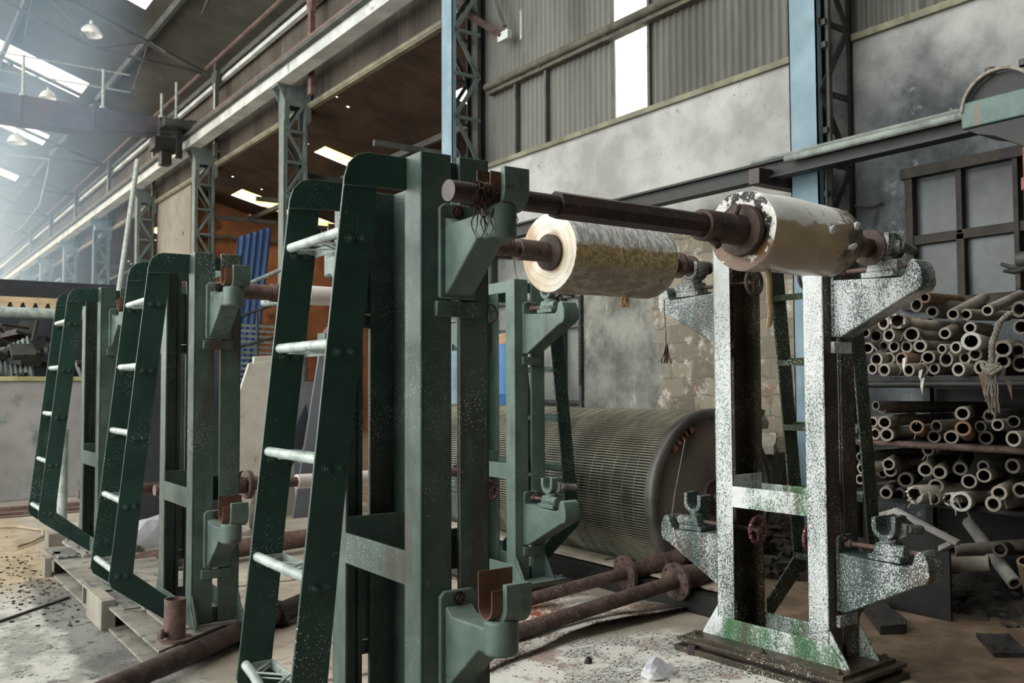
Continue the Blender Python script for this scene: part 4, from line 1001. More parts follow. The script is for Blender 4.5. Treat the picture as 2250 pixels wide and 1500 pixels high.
def sheet(poly, z0, z1, mat, label, name='floor_board', cat='board', group=None):
    m = MB(); m.prism(poly, 'z', z0, z1); return tag(m.build(name, mat, bevel=.003), label, cat, group)
sheet([(1.62, 4.15), (2.40, 4.05), (2.45, 5.05), (1.75, 5.2)], .0, .016, M['ply'], 'dusty floor board beneath the diagonal rusty pipe')
sheet([(1.75, 5.25), (3.5, 5.15), (3.5, 6.2), (1.8, 6.35)], .0, .014, M['ply'], 'dusty floor board between the second ladder stand and the pale green stand')
sheet([(1.78, 6.42), (3.6, 6.28), (3.7, 7.1), (1.8, 7.15)], .0, .012, M['ply'], 'dusty floor board just in front of the grey pipes')
sheet([(1.55, 3.1), (2.28, 3.3), (2.30, 3.95), (1.55, 4.1)], .0, .012, M['ply'], 'dusty floor board beside the foot of the nearest stand')

# base rail under the ladder stands
t = thing('base_rail', 'long low steel rail under the ladder stands at the edge of the oily floor', 'rail', (1.2, 4.585, 0))
m = MB(); m.prism([(0, .05), (.62, .52), (.62, 3.5), (0, 3.5)], 'z', .118, .132); m.prism([(0, .05), (.3, .28), (.3, 3.5), (0, 3.5)], 'z', 0, .012); m.box(.14, .155, .18, 3.5, .01, .12); m.box(.6, .62, .53, 3.5, 0, .12)
for y in (1.88, 3.2): m.box(0, .15, y, y+.02, 0, .12)
m.build('channel', plain('grimy_channel', '#6e6a60', '#8a867a', 4, .8, c3='#4a4640', t3=.58, s3=7), t, bevel=.002)
m = MB(); m.box(.01, .11, 1.55, 2.0, .133, .145); m.build('shim', M['steel'], t, bevel=.002)
m = MB(); m.box(.05, .2, 1.0, 1.5, .133, .140); m.build('shim', M['steel'], t, bevel=.002)
m = MB(); m.box(.02, .2, 2.9, 3.3, .133, .15); m.build('shim', M['steel'], t, bevel=.002)
m = MB(); 
for y in (.35, .9, 2.4, 2.95): m.hexnut((.16, y, .134), (0, 0, 1), .02, .018)
m.build('anchor_nut', M['iron'], t)
m = MB(); m.box(-.02, .06, -.02, .40, 0, .17); o = tag(m.build('wood_block', M['wood'], bevel=.004), 'squarish wooden block set against the base rail', 'block'); o.location = (1.18, 5.74, 0)
m = MB(); m.box(0, .05, 0, .12, 0, .14); m.box(.08, .13, .08, .2, 0, .15); o = tag(m.build('packing_board', M['wood'], bevel=.003), 'pair of upright packing boards at the far end of the base rail', 'board'); o.location = (1.14, 7.55, 0)
# packing under the nearer stands
m = MB(); m.box(1.28, 1.78, 2.34, 3.3, 0, .05); tag(m.build('packing_board', M['wood'], bevel=.004), 'packing board under the nearest stand', 'board')
def packing(x, y, rz, label, dark=True):
    t = thing('packing_plates', label, 'plates', (x, y, 0), rz)
    for k, (z0, z1, ex) in enumerate(((0, .03, .03), (.032, .05, .0), (.052, .070, .02))):
        m = MB(); m.box(-.11-ex, XB+.11+ex*.5, -.15-ex, DD+.15+ex, z0, z1); m.build('plate', M['splat_side'] if k != 1 else M['rust_dark'], t, bevel=.003)
packing(3.709, 2.699, rad(2.38), 'stack of splashed plates packed under the crusted stand')
packing(3.626, 5.091, rad(.18), 'stack of plates packed under the pale green stand')
m = MB(); m.prism([(0, 0), (.05, .02), (.2, .0), (.16, -.03), (.02, -.03)], 'z', 0, .05); o = tag(m.build('scrap_wedge', M['rubber'], bevel=.004), 'dark pointed scrap by the edge of the crusted stand plates', 'scrap'); o.location = (3.52, 3.42, 0)

# short upright pipe and long diagonal pipe
t = thing('upright_pipe', 'short rusty upright pipe with foot flange beside the base rail', 'pipe', (1.315, 4.785, .132))
m = MB(); m.pipe((0, 0, .0), (0.0, 0, .205), .052, .044, 28); m.build('pipe', M['rust_pink'], t)
m = MB(); m.lathe((0, 0, 0), (0, 0, 1), [(0, .045), (0, .085), (.012, .085), (.012, .045)], 28); m.build('flange', M['rust_pink'], t)
m = MB(); m.cyl((-.05, -.02, .04), (-.085, -.04, .04), .014, 8); m.cyl((-.08, -.05, .03), (-.07, -.035, .07), .012, 8); m.build('set_screw', M['rust'], t)
t, L = axis_obj('diagonal_pipe', 'long brown pipe lying across the boards toward the oily floor', 'pipe', (.62, 4.13, .08), (2.27, 5.375, .085))
m = MB(); m.pipe((0, 0, 0), (L-.25, 0, 0), .05, .042, 22, 0); m.build('pipe', M['rust'], t)
m = MB(); m.lathe((L-.38, 0, 0), (1, 0, 0), [(0, .05), (0, .075), (.04, .08), (.05, .06), (.38, .06), (.38, .03)], 22)
rnd = random.Random(4)
for k in range(14): q = rnd.uniform(0, 6.28); p = Vector((L-.37+rnd.uniform(-.03, .05), .075*math.cos(q), .075*math.sin(q))); m.cyl(p*1, p+Vector((rnd.uniform(-.03, .03), .02*math.cos(q), .02*math.sin(q))), .012, 6)
m.build('clogged_end', M['rust_dark'], t)

# grey pipes and rubbish behind the second stand
for a, b, r, lab in (((1.60, 7.22, .09), (3.35, 7.42, .12), .075, 'thick grey pipe lying on boards behind the second stand'), ((1.7, 7.55, .07), (3.3, 7.75, .07), .06, 'dull grey pipe behind the thick one on the floor')):
    m = MB(); m.pipe(a, b, r, r*.8, 22, 0); tag(m.build('floor_pipe', M['rust_pink'] if r > .07 else M['wood_white']), lab, 'pipe')
def crumple(name, c, sx, sy, sz, mat, label, cat, seed, sub=3, kind=None):
    m = MB(); bmesh.ops.create_icosphere(m.b, subdivisions=sub, radius=1); r = random.Random(seed)
    dirs = [(Vector((r.gauss(0, 1), r.gauss(0, 1), r.gauss(0, 1))).normalized(), r.uniform(.55, .95)) for _ in range(16)]
    for v in m.b.verts:
        d = v.co.normalized(); k = 1
        for n_, h in dirs:
            q = d.dot(n_)
            if q > h: k = min(k, h/q)
        v.co = d*k*(1+r.uniform(-.04, .04)); v.co.x *= sx; v.co.y *= sy; v.co.z = max(v.co.z*sz, -.2*sz)
    o = m.build(name, mat, smooth=0); o.location = (c[0], c[1], c[2]+.2*sz); return tag(o, label, cat, kind=kind)
crumple('plastic_sack', (2.0, 8.0, 0), .42, .26, .3, M['paper'], 'crumpled pale sack heaped behind the second stand', 'sack', 3)
crumple('plastic_sack', (2.55, 7.95, 0), .35, .25, .24, M['slab'], 'dirty flattened sack beside the small wheel', 'sack', 9)
t = thing('small_wheel', 'small dark rubber wheel lying behind the ladder', 'wheel', (3.05, 8.2, .16))
m = MB(); m.lathe((0, 0, 0), (.3, -1, .1), [(-.05, .07), (-.05, .14), (-.03, .16), (.03, .16), (.05, .14), (.05, .07)], 26, closed=True); m.build('tyre', M['rubber'], t)
m = MB(); m.lathe((0, 0, 0), (.3, -1, .1), [(-.04, .02), (-.04, .075), (.04, .075), (.04, .02)], 20, closed=True); m.build('hub', M['steel'], t)
crumple('crumpled_paper', (3.15, 3.27, 0), .13, .10, .075, M['paper'], 'crumpled white paper on the spattered floor in front', 'paper', 12, 3)
crumple('stone', (.73, 8.35, 0), .06, .05, .07, M['mudrag'], 'small dark stone on the oily floor by the left edge', 'stone', 5, 2)
crumple('stone', (.80, 7.55, 0), .03, .03, .03, M['mudrag'], 'tiny dark stone on the oily floor in front of the bigger one', 'stone', 6, 2)
crumple('clod', (3.02, 3.62, 0), .028, .025, .03, M['mudrag'], 'small dark clod behind the crumpled paper', 'clod', 7, 2)
m = MB(); m.sweep([Vector(p) for p in ((.6, 10.5, .02), (1.0, 10.5, .02), (1.3, 10.3, .02), (1.47, 9.9, .02), (1.42, 9.5, .02), (1.28, 9.2, .02), (1.14, 9.0, .02))], .012, 8)
tag(m.build('hose', plain('buff_hose', '#8a7a5f', '#a3937a', 5, .8)), 'thin buff hose curling on the sandy floor', 'hose')
m = MB(); m.prism([(.5, 6.1), (1.16, 6.74), (1.17, 6.72), (.5, 6.07)], 'z', 0, .012); tag(m.build('floor_strip', M['black'], smooth=0), 'thin dark strip lying across the oily floor', 'strip')
rnd = random.Random(21); m = MB()
for k in range(260):
    x = rnd.gauss(1.02, .14); y = rnd.gauss(7.4, .7); s = rnd.uniform(.003, .012); m.box(-s, s, -s*.6, s*.6, 0, s*rnd.uniform(.3, .9), Matrix.Translation((x, y, 0)) @ Matrix.Rotation(rnd.uniform(0, 3), 4, 'Z'))
tag(m.build('floor_rubble', M['mudrag'], smooth=0), 'dark crumbs and rubble at the far end of the base rail', 'rubble', kind='stuff')
m = MB()
for k in range(500):
    x = rnd.uniform(2.3, 3.7); y = rnd.uniform(2.5, 3.85); s = rnd.uniform(.002, .006); m.box(-s, s, -s*.6, s*.6, 0, s*.5, Matrix.Translation((x, y, 0)) @ Matrix.Rotation(rnd.uniform(0, 3), 4, 'Z'))
tag(m.build('latex_crumbs', M['mudrag'], smooth=0), 'dark crumbs scattered over the white-spattered floor', 'crumbs', kind='stuff')

# ------------------------------------------------------------------ tube rack
t = thing('tube_rack', 'dark shelf rack stacked with cardboard tubes below the dusty window', 'rack', (5.5, 0, 0))
for z, th, x0 in ((1.395, .04, .08), (.985, .03, .15), (.60, .03, .15)):
    m = MB(); m.box(x0, 1.45, 1.7, 4.1, z, z+th); m.build('shelf', M['black'], t)
for z, x0, mt in ((1.385, .03, 'black'), (.995, .06, 'rust_speck')):
    m = MB(); m.cyl((x0, 1.7, z), (x0, 4.1, z), .022, 12); m.build('front_bar', M[mt], t)
for y in (4.05, 1.8):
    for x in (.12, 1.35):
        m = MB(); m.box(x, x+.06, y-.03, y+.03, 0, 1.9); m.build('upright', M['black'], t)
m = MB(); m.box(1.46, 1.48, 1.7, 4.1, 0.1, 1.35); m.build('back_panel', M['black'], t)
TUBES = [
('t5', 5.61, 3.369, 1.901, 0.0463, 1.0, -0.1, -0.01, 'dark'),
('t5', 5.5, 3.245, 1.934, 0.0335, 0.96, 0.26, 0.05, 'brown'),
('t5', 5.59, 3.251, 1.848, 0.0378, 0.91, 0.41, 0.05, 'dark'),
('t5', 5.54, 3.086, 1.82, 0.0356, 0.95, 0.26, 0.19, 'tan'),
('t5', 5.61, 3.042, 1.818, 0.0357, 0.98, 0.19, 0.04, 'tan'),
('t5', 5.59, 2.897, 1.833, 0.0332, 0.96, 0.23, 0.18, 'tan'),
('t5', 5.69, 2.757, 1.835, 0.0504, 1.0, -0.07, 0.0, 'dark'),
('t4', 5.52, 3.691, 1.733, 0.0368, 0.88, 0.46, 0.12, 'tan'),
('t4', 5.5, 3.538, 1.788, 0.0444, 1.0, -0.1, -0.02, 'pale'),
('t4', 5.51, 3.442, 1.799, 0.0509, 0.92, 0.4, 0.02, 'torn'),
('t4', 5.7, 3.725, 1.718, 0.0475, 1.0, 0.06, 0.02, 'dark'),
('t4', 5.51, 3.507, 1.708, 0.0442, 1.0, -0.05, 0.01, 'tan'),
('t4', 5.58, 3.389, 1.71, 0.0485, 0.91, 0.42, 0.03, 'tan'),
('t4', 5.6, 3.176, 1.706, 0.0357, 0.92, 0.37, 0.12, 'tan'),
('t4', 5.6, 3.013, 1.734, 0.036, 0.94, 0.35, 0.04, 'tan'),
('t4', 5.39, 2.896, 1.641, 0.0552, 0.93, 0.38, 0.01, 'white'),
('t4', 5.67, 2.741, 1.727, 0.0468, 1.0, 0.03, 0.0, 'dark'),
('t3', 5.5, 3.66, 1.629, 0.0377, 0.87, 0.5, 0.05, 'pale'),
('t3', 5.65, 3.636, 1.644, 0.0406, 0.99, -0.1, 0.03, 'dark'),
('t3', 5.6, 3.529, 1.636, 0.0405, 1.0, 0.0, -0.01, 'tan'),
('t3', 5.61, 3.446, 1.631, 0.0419, 1.0, 0.01, 0.02, 'tan'),
('t3', 5.6, 3.345, 1.633, 0.0412, 0.91, 0.42, 0.04, 'tan'),
('t3', 5.55, 3.169, 1.608, 0.0315, 1.0, -0.03, 0.01, 'tan'),
('t3', 5.54, 3.073, 1.613, 0.0377, 1.0, -0.08, -0.01, 'tan'),
('t3', 5.59, 2.98, 1.568, 0.0392, 0.93, 0.37, 0.02, 'tan'),
('t3', 5.49, 2.762, 1.593, 0.0493, 0.93, 0.37, 0.05, 'tan'),
('t3', 5.59, 2.723, 1.583, 0.0452, 1.0, 0.02, -0.01, 'dark'),
('t2', 5.55, 3.629, 1.552, 0.0463, 1.0, -0.02, -0.01, 'tan'),
('t2', 5.62, 3.578, 1.559, 0.0426, 1.0, -0.08, -0.01, 'tan'),
('t2', 5.51, 3.422, 1.551, 0.0425, 1.0, 0.02, -0.01, 'brown'),
('t2', 5.53, 3.251, 1.556, 0.0416, 0.91, 0.42, 0.04, 'tan'),
('t2', 5.58, 3.16, 1.542, 0.047, 1.0, -0.05, 0.0, 'tan'),
('t2', 5.61, 3.056, 1.548, 0.0396, 0.99, -0.1, -0.03, 'tan'),
('t2', 5.51, 2.775, 1.52, 0.043, 0.93, 0.37, 0.03, 'tan'),
('t2', 5.59, 2.71, 1.508, 0.0515, 1.0, 0.02, -0.02, 'tan'),
('t1', 5.53, 3.647, 1.49, 0.0377, 1.0, -0.08, -0.0, 'tan'),
('t1', 5.49, 3.534, 1.481, 0.0418, 1.0, 0.03, 0.02, 'tan'),
('t1', 5.61, 3.528, 1.482, 0.0423, 1.0, 0.04, 0.03, 'tan'),
('t1', 5.48, 3.354, 1.478, 0.0419, 1.0, -0.06, 0.03, 'tan'),
('t1', 5.59, 3.327, 1.482, 0.0434, 1.0, -0.03, 0.03, 'tan'),
('t1', 5.57, 3.235, 1.484, 0.0369, 1.0, 0.06, -0.01, 'tan'),
('t1', 5.51, 3.044, 1.477, 0.043, 1.0, -0.02, -0.02, 'tan'),
('t1', 5.53, 2.912, 1.486, 0.0451, 1.0, 0.09, -0.01, 'tan'),
('m3', 5.58, 3.66, 1.244, 0.0326, 0.99, -0.11, -0.02, 'dark'),
('m3', 5.69, 3.686, 1.227, 0.0383, 1.0, -0.04, -0.01, 'dark'),
('m2', 5.49, 3.628, 1.137, 0.0354, 1.0, 0.1, -0.0, 'tan'),
('m2', 5.51, 3.554, 1.136, 0.0421, 0.94, 0.34, 0.0, 'tan'),
('m2', 5.39, 3.255, 1.121, 0.0424, 0.9, 0.43, -0.11, 'red'),
('m2', 5.59, 3.242, 1.119, 0.0406, 1.0, -0.08, 0.01, 'dark'),
('m2', 5.5, 3.021, 1.208, 0.0427, 0.93, 0.38, -0.01, 'tan'),
('m2', 5.39, 2.96, 1.122, 0.0452, 0.91, 0.4, -0.15, 'red'),
('m2', 5.65, 2.992, 1.123, 0.0383, 1.0, -0.07, 0.03, 'dark'),
('m2', 5.6, 2.909, 1.192, 0.0388, 1.0, -0.0, 0.02, 'dark'),
('m2', 5.54, 2.83, 1.143, 0.0358, 1.0, 0.1, -0.0, 'tan'),
('m2', 5.61, 2.771, 1.163, 0.037, 0.93, 0.37, -0.05, 'dark'),
('m1', 5.54, 3.643, 1.058, 0.0401, 0.99, -0.11, -0.0, 'tan'),
('m1', 5.51, 3.539, 1.057, 0.0433, 0.9, 0.43, -0.03, 'tan'),
('m1', 5.61, 3.272, 1.052, 0.0409, 0.91, 0.42, -0.0, 'tan'),
('m1', 5.6, 3.152, 1.054, 0.0426, 0.91, 0.42, -0.01, 'tan'),
('m1', 5.65, 2.96, 1.057, 0.0429, 0.93, 0.37, -0.03, 'dark'),
('m1', 5.48, 2.711, 1.069, 0.0463, 1.0, -0.06, -0.02, 'tan'),
('l4', 5.61, 3.805, 0.89, 0.0346, 1.0, -0.07, 0.02, 'dark'),
('l4', 5.5, 3.726, 0.822, 0.0338, 0.99, -0.11, 0.03, 'tan'),
('l4', 5.66, 3.344, 0.961, 0.0402, 1.0, 0.1, -0.01, 'dark'),
('l4', 5.71, 3.013, 0.873, 0.0397, 1.0, 0.02, 0.02, 'dark'),
('l4', 5.68, 2.819, 0.893, 0.0456, 1.0, -0.01, -0.02, 'dark'),
('l3', 5.51, 3.532, 0.864, 0.0393, 0.9, 0.44, -0.0, 'tan'),
('l3', 5.6, 3.577, 0.816, 0.0425, 0.95, 0.32, 0.01, 'tan'),
('l3', 5.71, 3.706, 0.779, 0.0344, 1.0, 0.08, -0.01, 'dark'),
('l3', 5.57, 3.312, 0.841, 0.0446, 0.91, 0.41, 0.01, 'tan'),
('l3', 5.59, 3.23, 0.83, 0.0442, 0.91, 0.41, -0.0, 'tan'),
('l3', 5.67, 3.139, 0.854, 0.0428, 0.9, 0.43, 0.02, 'dark'),
('l3', 5.59, 2.947, 0.831, 0.0424, 0.95, 0.32, -0.03, 'tan'),
('l2', 5.55, 3.772, 0.744, 0.0342, 1.0, 0.02, 0.01, 'tan'),
('l2', 5.62, 3.482, 0.76, 0.049, 0.89, 0.45, -0.06, 'dark'),
('l2', 5.61, 3.268, 0.738, 0.0463, 0.93, 0.37, -0.03, 'tan'),
('l2', 5.61, 3.051, 0.787, 0.0444, 0.91, 0.41, -0.09, 'tan'),
('l2', 5.49, 2.808, 0.746, 0.044, 0.95, 0.32, -0.01, 'pale'),
('l2', 5.62, 2.749, 0.76, 0.0447, 1.0, 0.09, 0.01, 'tan'),
('l1', 5.49, 3.542, 0.679, 0.0399, 0.87, 0.48, -0.04, 'tan'),
('l1', 5.71, 3.583, 0.651, 0.0429, 1.0, -0.09, 0.03, 'dark'),
('l1', 5.47, 3.323, 0.689, 0.0601, 0.99, -0.11, -0.02, 'torn'),
('l1', 5.57, 3.257, 0.662, 0.038, 1.0, 0.01, 0.01, 'tan'),
('l1', 5.51, 3.12, 0.679, 0.0407, 1.0, -0.07, -0.03, 'torn'),
('l1', 5.51, 3.052, 0.67, 0.0604, 0.93, 0.37, -0.08, 'white'),
('l1', 5.48, 2.839, 0.681, 0.0469, 1.0, 0.07, -0.02, 'tan')
]
ROWN = {'t5': 'loose heap on rack top shelf', 't4': 'fourth layer up on rack top shelf', 't3': 'third layer up on rack top shelf', 't2': 'second layer up on rack top shelf', 't1': 'lowest layer on rack top shelf',
        'm3': 'shadow behind the middle shelf', 'm2': 'upper layer of the middle shelf', 'm1': 'lower layer of the middle shelf',
        'l4': 'back of the bottom shelf', 'l3': 'upper layer of the bottom shelf', 'l2': 'second layer of the bottom shelf', 'l1': 'lowest layer of the bottom shelf'}
ADJ = {'tan': 'dusty grey', 'dark': 'sooty dark', 'brown': 'brown', 'red': 'ruddy', 'pale': 'pale', 'torn': 'torn paper-wrapped', 'white': 'thick chalky white'}
ORD = 'first second third fourth fifth sixth seventh eighth ninth tenth eleventh'.split()
rows = {}
for q in TUBES: rows.setdefault(q[0], []).append(q)
rnd = random.Random(77)
def torn_flap(m, r, x0):
    for k in range(rnd.randint(3, 6)):
        a = rnd.uniform(0, 6.28); ln = rnd.uniform(.02, .07); p = Vector((x0+rnd.uniform(0, .05), r*math.cos(a), r*math.sin(a)))
        d = Vector((rnd.uniform(-.04, .02), .4*ln*math.cos(a), -ln*rnd.uniform(.4, 1))); w = Vector((rnd.uniform(.01, .03), 0, 0)); 
        v = [m.b.verts.new(c) for c in (p, p+w, p+w*.7+d, p+d)]; m._f(v)
for rk, lst in rows.items():
    for i, (_, x, y, z, r, dx, dy, dz, c) in enumerate(lst):
        ln = 1.15 if abs(dy) < .15 else .85
        m = MB(); ri = r*rnd.uniform(.64, .72)
        m.lathe((0, 0, 0), (1, 0, 0), [(0, ri), (0, r), (ln, r), (ln, ri)], 26); m.mi = 1; m.lathe((0, 0, 0), (1, 0, 0), [(ln, ri), (.0, ri)], 26)
        if c == 'torn':
            for v in m.b.verts:
                if v.co.x < .01: v.co.x += rnd.uniform(-.03, .02); 
        tb = m.build('cardboard_tube', [TUBE[c], M['tube_in']], None, smooth=40)
        tb.location = (x, y, z); tb.rotation_euler = Vector((dx, dy, dz)).to_track_quat('X', 'Z').to_euler()
        tag(tb, '%s cardboard tube, %s from left in %s' % (ADJ[c], ORD[i], ROWN[rk]), 'tube', 'cardboard tubes on the rack')
        if c in ('torn', 'white', 'pale') or rnd.random() < .12:
            m = MB(); torn_flap(m, r*1.01, .0); m.build('paper_shred', M['core_white'], tb, smooth=0, solid=.002)
# loose tubes in front of the rack
def loose(p, d, r, ln, c, label, ri=None):
    m = MB(); ri = ri or r*.66
    m.lathe((0, 0, 0), (1, 0, 0), [(0, ri), (0, r), (ln, r), (ln, ri)], 28); m.mi = 1; m.lathe((0, 0, 0), (1, 0, 0), [(ln, ri), (0, ri)], 28)
    o = m.build('cardboard_tube', [TUBE[c], M['tube_in']], None, smooth=40); o.location = p; o.rotation_euler = Vector(d).to_track_quat('X', 'Z').to_euler()
    return tag(o, label, 'tube', 'loose tubes on the floor')
loose((5.50, 3.107, .367), (.93, -.37, .02), .037, .8, 'tan', 'grey tube lying with open end beside the white timber frame')
loose((6.05, 3.30, .47), (-.30, -.42, -.27), .042, .62, 'white', 'pale tube leaning askew over the debris under the rack')
loose((5.72, 2.93, .375), (.96, .2, -.1), .045, .7, 'dark', 'dark-mouthed tube behind the leaning pale tube')
loose((5.55, 2.70, .36), (.5, .1, -.8), .045, .4, 'brown', 'stubby brown tube standing by the right picture edge')
loose((5.40, 3.16, .285), (.35, -.9, .12), .046, .30, 'tan', 'short stained tube lying crosswise under the grey one')
loose((6.08, 3.42, .06), (.80, -.5, .0), .045, .42, 'brown', 'flattened brown tube on the debris by the floor', .03)
# debris heap under the rack
m = MB(); rnd = random.Random(31)
def hz(x, y):
    f = max(0, 1-abs((x-6.15)/.72)**2)*max(0, 1-abs((y-2.75)/1.25)**4)
    return .16*f
from mathutils import noise as mnoise
m.grid(lambda u, v: Vector((5.35+u*1.7, 1.5+v*2.45, -.02+hz(5.35+u*1.7, 1.5+v*2.45)*(1+.6*mnoise.noise(Vector((u*9, v*12, 0))))+.05*mnoise.noise(Vector((u*16, v*22, 3)))*(hz(5.35+u*1.7, 1.5+v*2.45) > .01))), 70, 90)
tag(m.build('debris_heap', M['mudrag'], smooth=25), 'black matted debris heap on the floor under the tube rack', 'debris', kind='stuff')
m = MB()
for k in range(260):
    x = rnd.uniform(5.4, 6.6); y = rnd.uniform(2.1, 3.8); s = rnd.uniform(.01, .05)
    m.box(-s, s, -s*.4, s*.4, 0, s*.3, Matrix.Translation((x, y, hz(x, y)*1.1)) @ Matrix.Rotation(rnd.uniform(0, 3), 4, 'Z') @ Matrix.Rotation(rnd.uniform(-.5, .5), 4, 'X'))
tag(m.build('debris_scraps', M['rubber'], smooth=0), 'dark flakes and scraps strewn over the debris heap', 'scraps', kind='stuff')
# rubbish between crusted stand and wall, seen through the stand
m = MB()
for k in range(220):
    x = rnd.uniform(5.3, 6.5); y = rnd.uniform(3.9, 5.4); s = rnd.uniform(.02, .11)
    m.box(-s, s, -s*.3, s*.3, 0, s*.4, Matrix.Translation((x, y, rnd.uniform(0, .18))) @ Matrix.Rotation(rnd.uniform(0, 3), 4, 'Z') @ Matrix.Rotation(rnd.uniform(-.6, .6), 4, 'X'))
tag(m.build('rubbish_heap', M['mudrag'], smooth=0), 'dark rubbish heap on the floor behind the crusted stand', 'rubbish', kind='stuff')
for k, (x, y, z, s, lab) in enumerate(((6.55, 5.95, 0, 1, 'loose stone block lowest at the foot of the wall'), (6.6, 5.75, .2, .8, 'loose stone block topmost at the foot of the wall'), (6.7, 6.35, 0, .9, 'loose stone block leaning nearest the wire drum'), (6.5, 5.5, 0, .8, 'loose stone block half hidden behind the crusted stand'))):
    m = MB(); m.box(-.2*s, .2*s, -.26*s, .26*s, 0, .22*s); bmesh.ops.subdivide_edges(m.b, edges=m.b.edges[:], cuts=2, use_grid_fill=True)
    for v in m.b.verts: v.co += Vector((rnd.uniform(-.02, .02), rnd.uniform(-.02, .02), rnd.uniform(-.02, .02) if v.co.z > .02 else 0))
    o = m.build('stone_block', plain('stone_block_%d' % k, '#8f887a', '#b8b1a3', 4, .9, c3='#6e675b', t3=.6, s3=6), smooth=0); o.location = (x, y, z+(.6 if k < 2 else .3)*0+.0); o.rotation_euler = (0, 0, .2*k); tag(o, lab, 'stone', 'loose stone blocks')
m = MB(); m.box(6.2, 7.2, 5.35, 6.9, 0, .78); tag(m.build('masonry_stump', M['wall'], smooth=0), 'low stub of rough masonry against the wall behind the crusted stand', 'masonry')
for o in [x for x in bpy.data.objects if x.name.startswith('stone_block')]: o.location.z += .78 if o.location.x > 6.45 else 0
# white timber frame
t = thing('timber_frame', 'broken whitewashed timber frame lying under the rack by the lower right holder', 'frame', (5.2, 0, 0))
def plank(a, b, w=.045, h=.03):
    a, b = Vector(a), Vector(b); d = (b-a); m = MB(); m.box(0, d.length, -w/2, w/2, -h/2, h/2)
    o = m.build('plank', M['wood_white'], t, bevel=.003); o.location = a; o.rotation_euler = d.to_track_quat('X', 'Z').to_euler()
plank((.0, 3.302, .618), (.0, 2.900, .470)); plank((.0, 3.29, .61), (.25, 3.6, .52)); plank((.0, 2.93, .47), (.15, 3.2, .33)); plank((.25, 3.6, .52), (.2, 3.2, .25))
m = MB(); m.box(.04, .06, 2.98, 3.5, .0, .52); m.build('dark_panel', M['black'], t)
# rubber scraps on the brown floor
def scrap(poly, th, label, mat='rubber', bend=0):
    m = MB(); m.prism(poly, 'z', .002, th); bmesh.ops.subdivide_edges(m.b, edges=m.b.edges[:], cuts=4, use_grid_fill=True)
    for v in m.b.verts: v.co.z += (rnd.uniform(0, .012)+bend*math.sin(v.co.x*9)) if v.co.z > .01 else 0
    return tag(m.build('rubber_scrap', M[mat], smooth=0), label, 'scrap')
scrap([(5.05, 3.44), (4.66, 3.06), (4.79, 2.99), (4.90, 3.05), (5.20, 3.40)], .045, 'thick black rubber offcut lying behind the crusted stand foot')
scrap([(5.03, 2.72), (4.74, 2.47), (4.88, 2.37), (5.17, 2.61)], .018, 'flat black rubber sheet piece on the brown floor')
scrap([(5.70, 3.60), (5.62, 3.50), (6.02, 3.50), (6.1, 3.6)], .05, 'dark board end sticking out beneath the lower right holder')

# rope hanging over the rack front
t = thing('hanging_rope', 'grimy twisted rope knotted and frayed, hanging down the rack front', 'rope', (5.34, 0, 0))
def strand(m, pts, r, ph):
    P = []
    n = 70
    for i in range(n+1):
        f = i/n*(len(pts)-1); k = min(int(f), len(pts)-2); q = pts[k].lerp(pts[k+1], f-k); a = ph+i*.55
        P.append(q+Vector((r*math.cos(a), r*math.sin(a), 0)))
    m.sweep(P, r*.95, 6)
pts = [Vector((.05, 2.66, 1.80)), Vector((-.0, 2.70, 1.74)), Vector((-.03, 2.73, 1.62)), Vector((-.03, 2.737, 1.50)), Vector((-.02, 2.735, 1.46))]
m = MB()
for k in range(3): strand(m, pts, .010, k*2.09)
m.build('twisted_rope', M['rope'], t)
m = MB(); rnd = random.Random(14)
for k in range(4):
    a0 = rnd.uniform(0, 6); m.sweep([Vector((-.03+.03*math.cos(a0+j*.6), 2.735+.045*math.sin(a0+j*.6)+.01*k-.02, 1.46+.018*math.sin(j*1.3+k)+.008*k)) for j in range(12)], .013, 8)
m.build('knot', M['rope'], t)
m = MB()
for k in range(34):
    q = [Vector((-.03+rnd.uniform(-.02, .02), 2.735+rnd.uniform(-.03, .03), 1.45))]
    L_ = rnd.uniform(.10, .24)
    for j in range(6): q.append(q[-1]+Vector((rnd.uniform(-.006, .006), rnd.uniform(-.008, .008), -L_/6)))
    m.sweep(q, rnd.uniform(.003, .005), 5)
m.build('frayed_end', M['rope'], t)
for pts_, lab in (((Vector((.0, 2.83, 1.45)), Vector((.02, 2.77, 1.45)), Vector((.0, 2.80, 1.31))), 'torn brown paper point hanging left of the rope knot'), ((Vector((.02, 2.69, 1.42)), Vector((.03, 2.66, 1.40)), Vector((.02, 2.65, 1.29))), 'torn brown paper point hanging right of the rope knot')):
    m = MB(); m._f([m.b.verts.new(p) for p in pts_]); o = m.build('torn_paper', TUBE['brown'], smooth=0, solid=.003); o.location = (5.34, 0, 0); tag(o, lab, 'paper')
for (y, z, ln), lab in zip(((3.26, 1.47, .07), (3.25, 1.42, .10), (3.37, 1.55, .11)), ('small white paper tatter over a tube in the lowest layer, upper of two', 'white paper tatter dangling below the lowest tube layer', 'broad white paper tatter hanging over the second tube layer')):
    m = MB(); p = Vector((5.44, y, z)); m._f([m.b.verts.new(c) for c in (p, p+Vector((0, -.025, .01)), p+Vector((-.01, -.018, -ln*.6)), p+Vector((0, -.012, -ln)), p+Vector((0, .004, -ln*.5)))])
    tag(m.build('hanging_tatter', TUBE['white'], smooth=0, solid=.002), lab, 'paper')

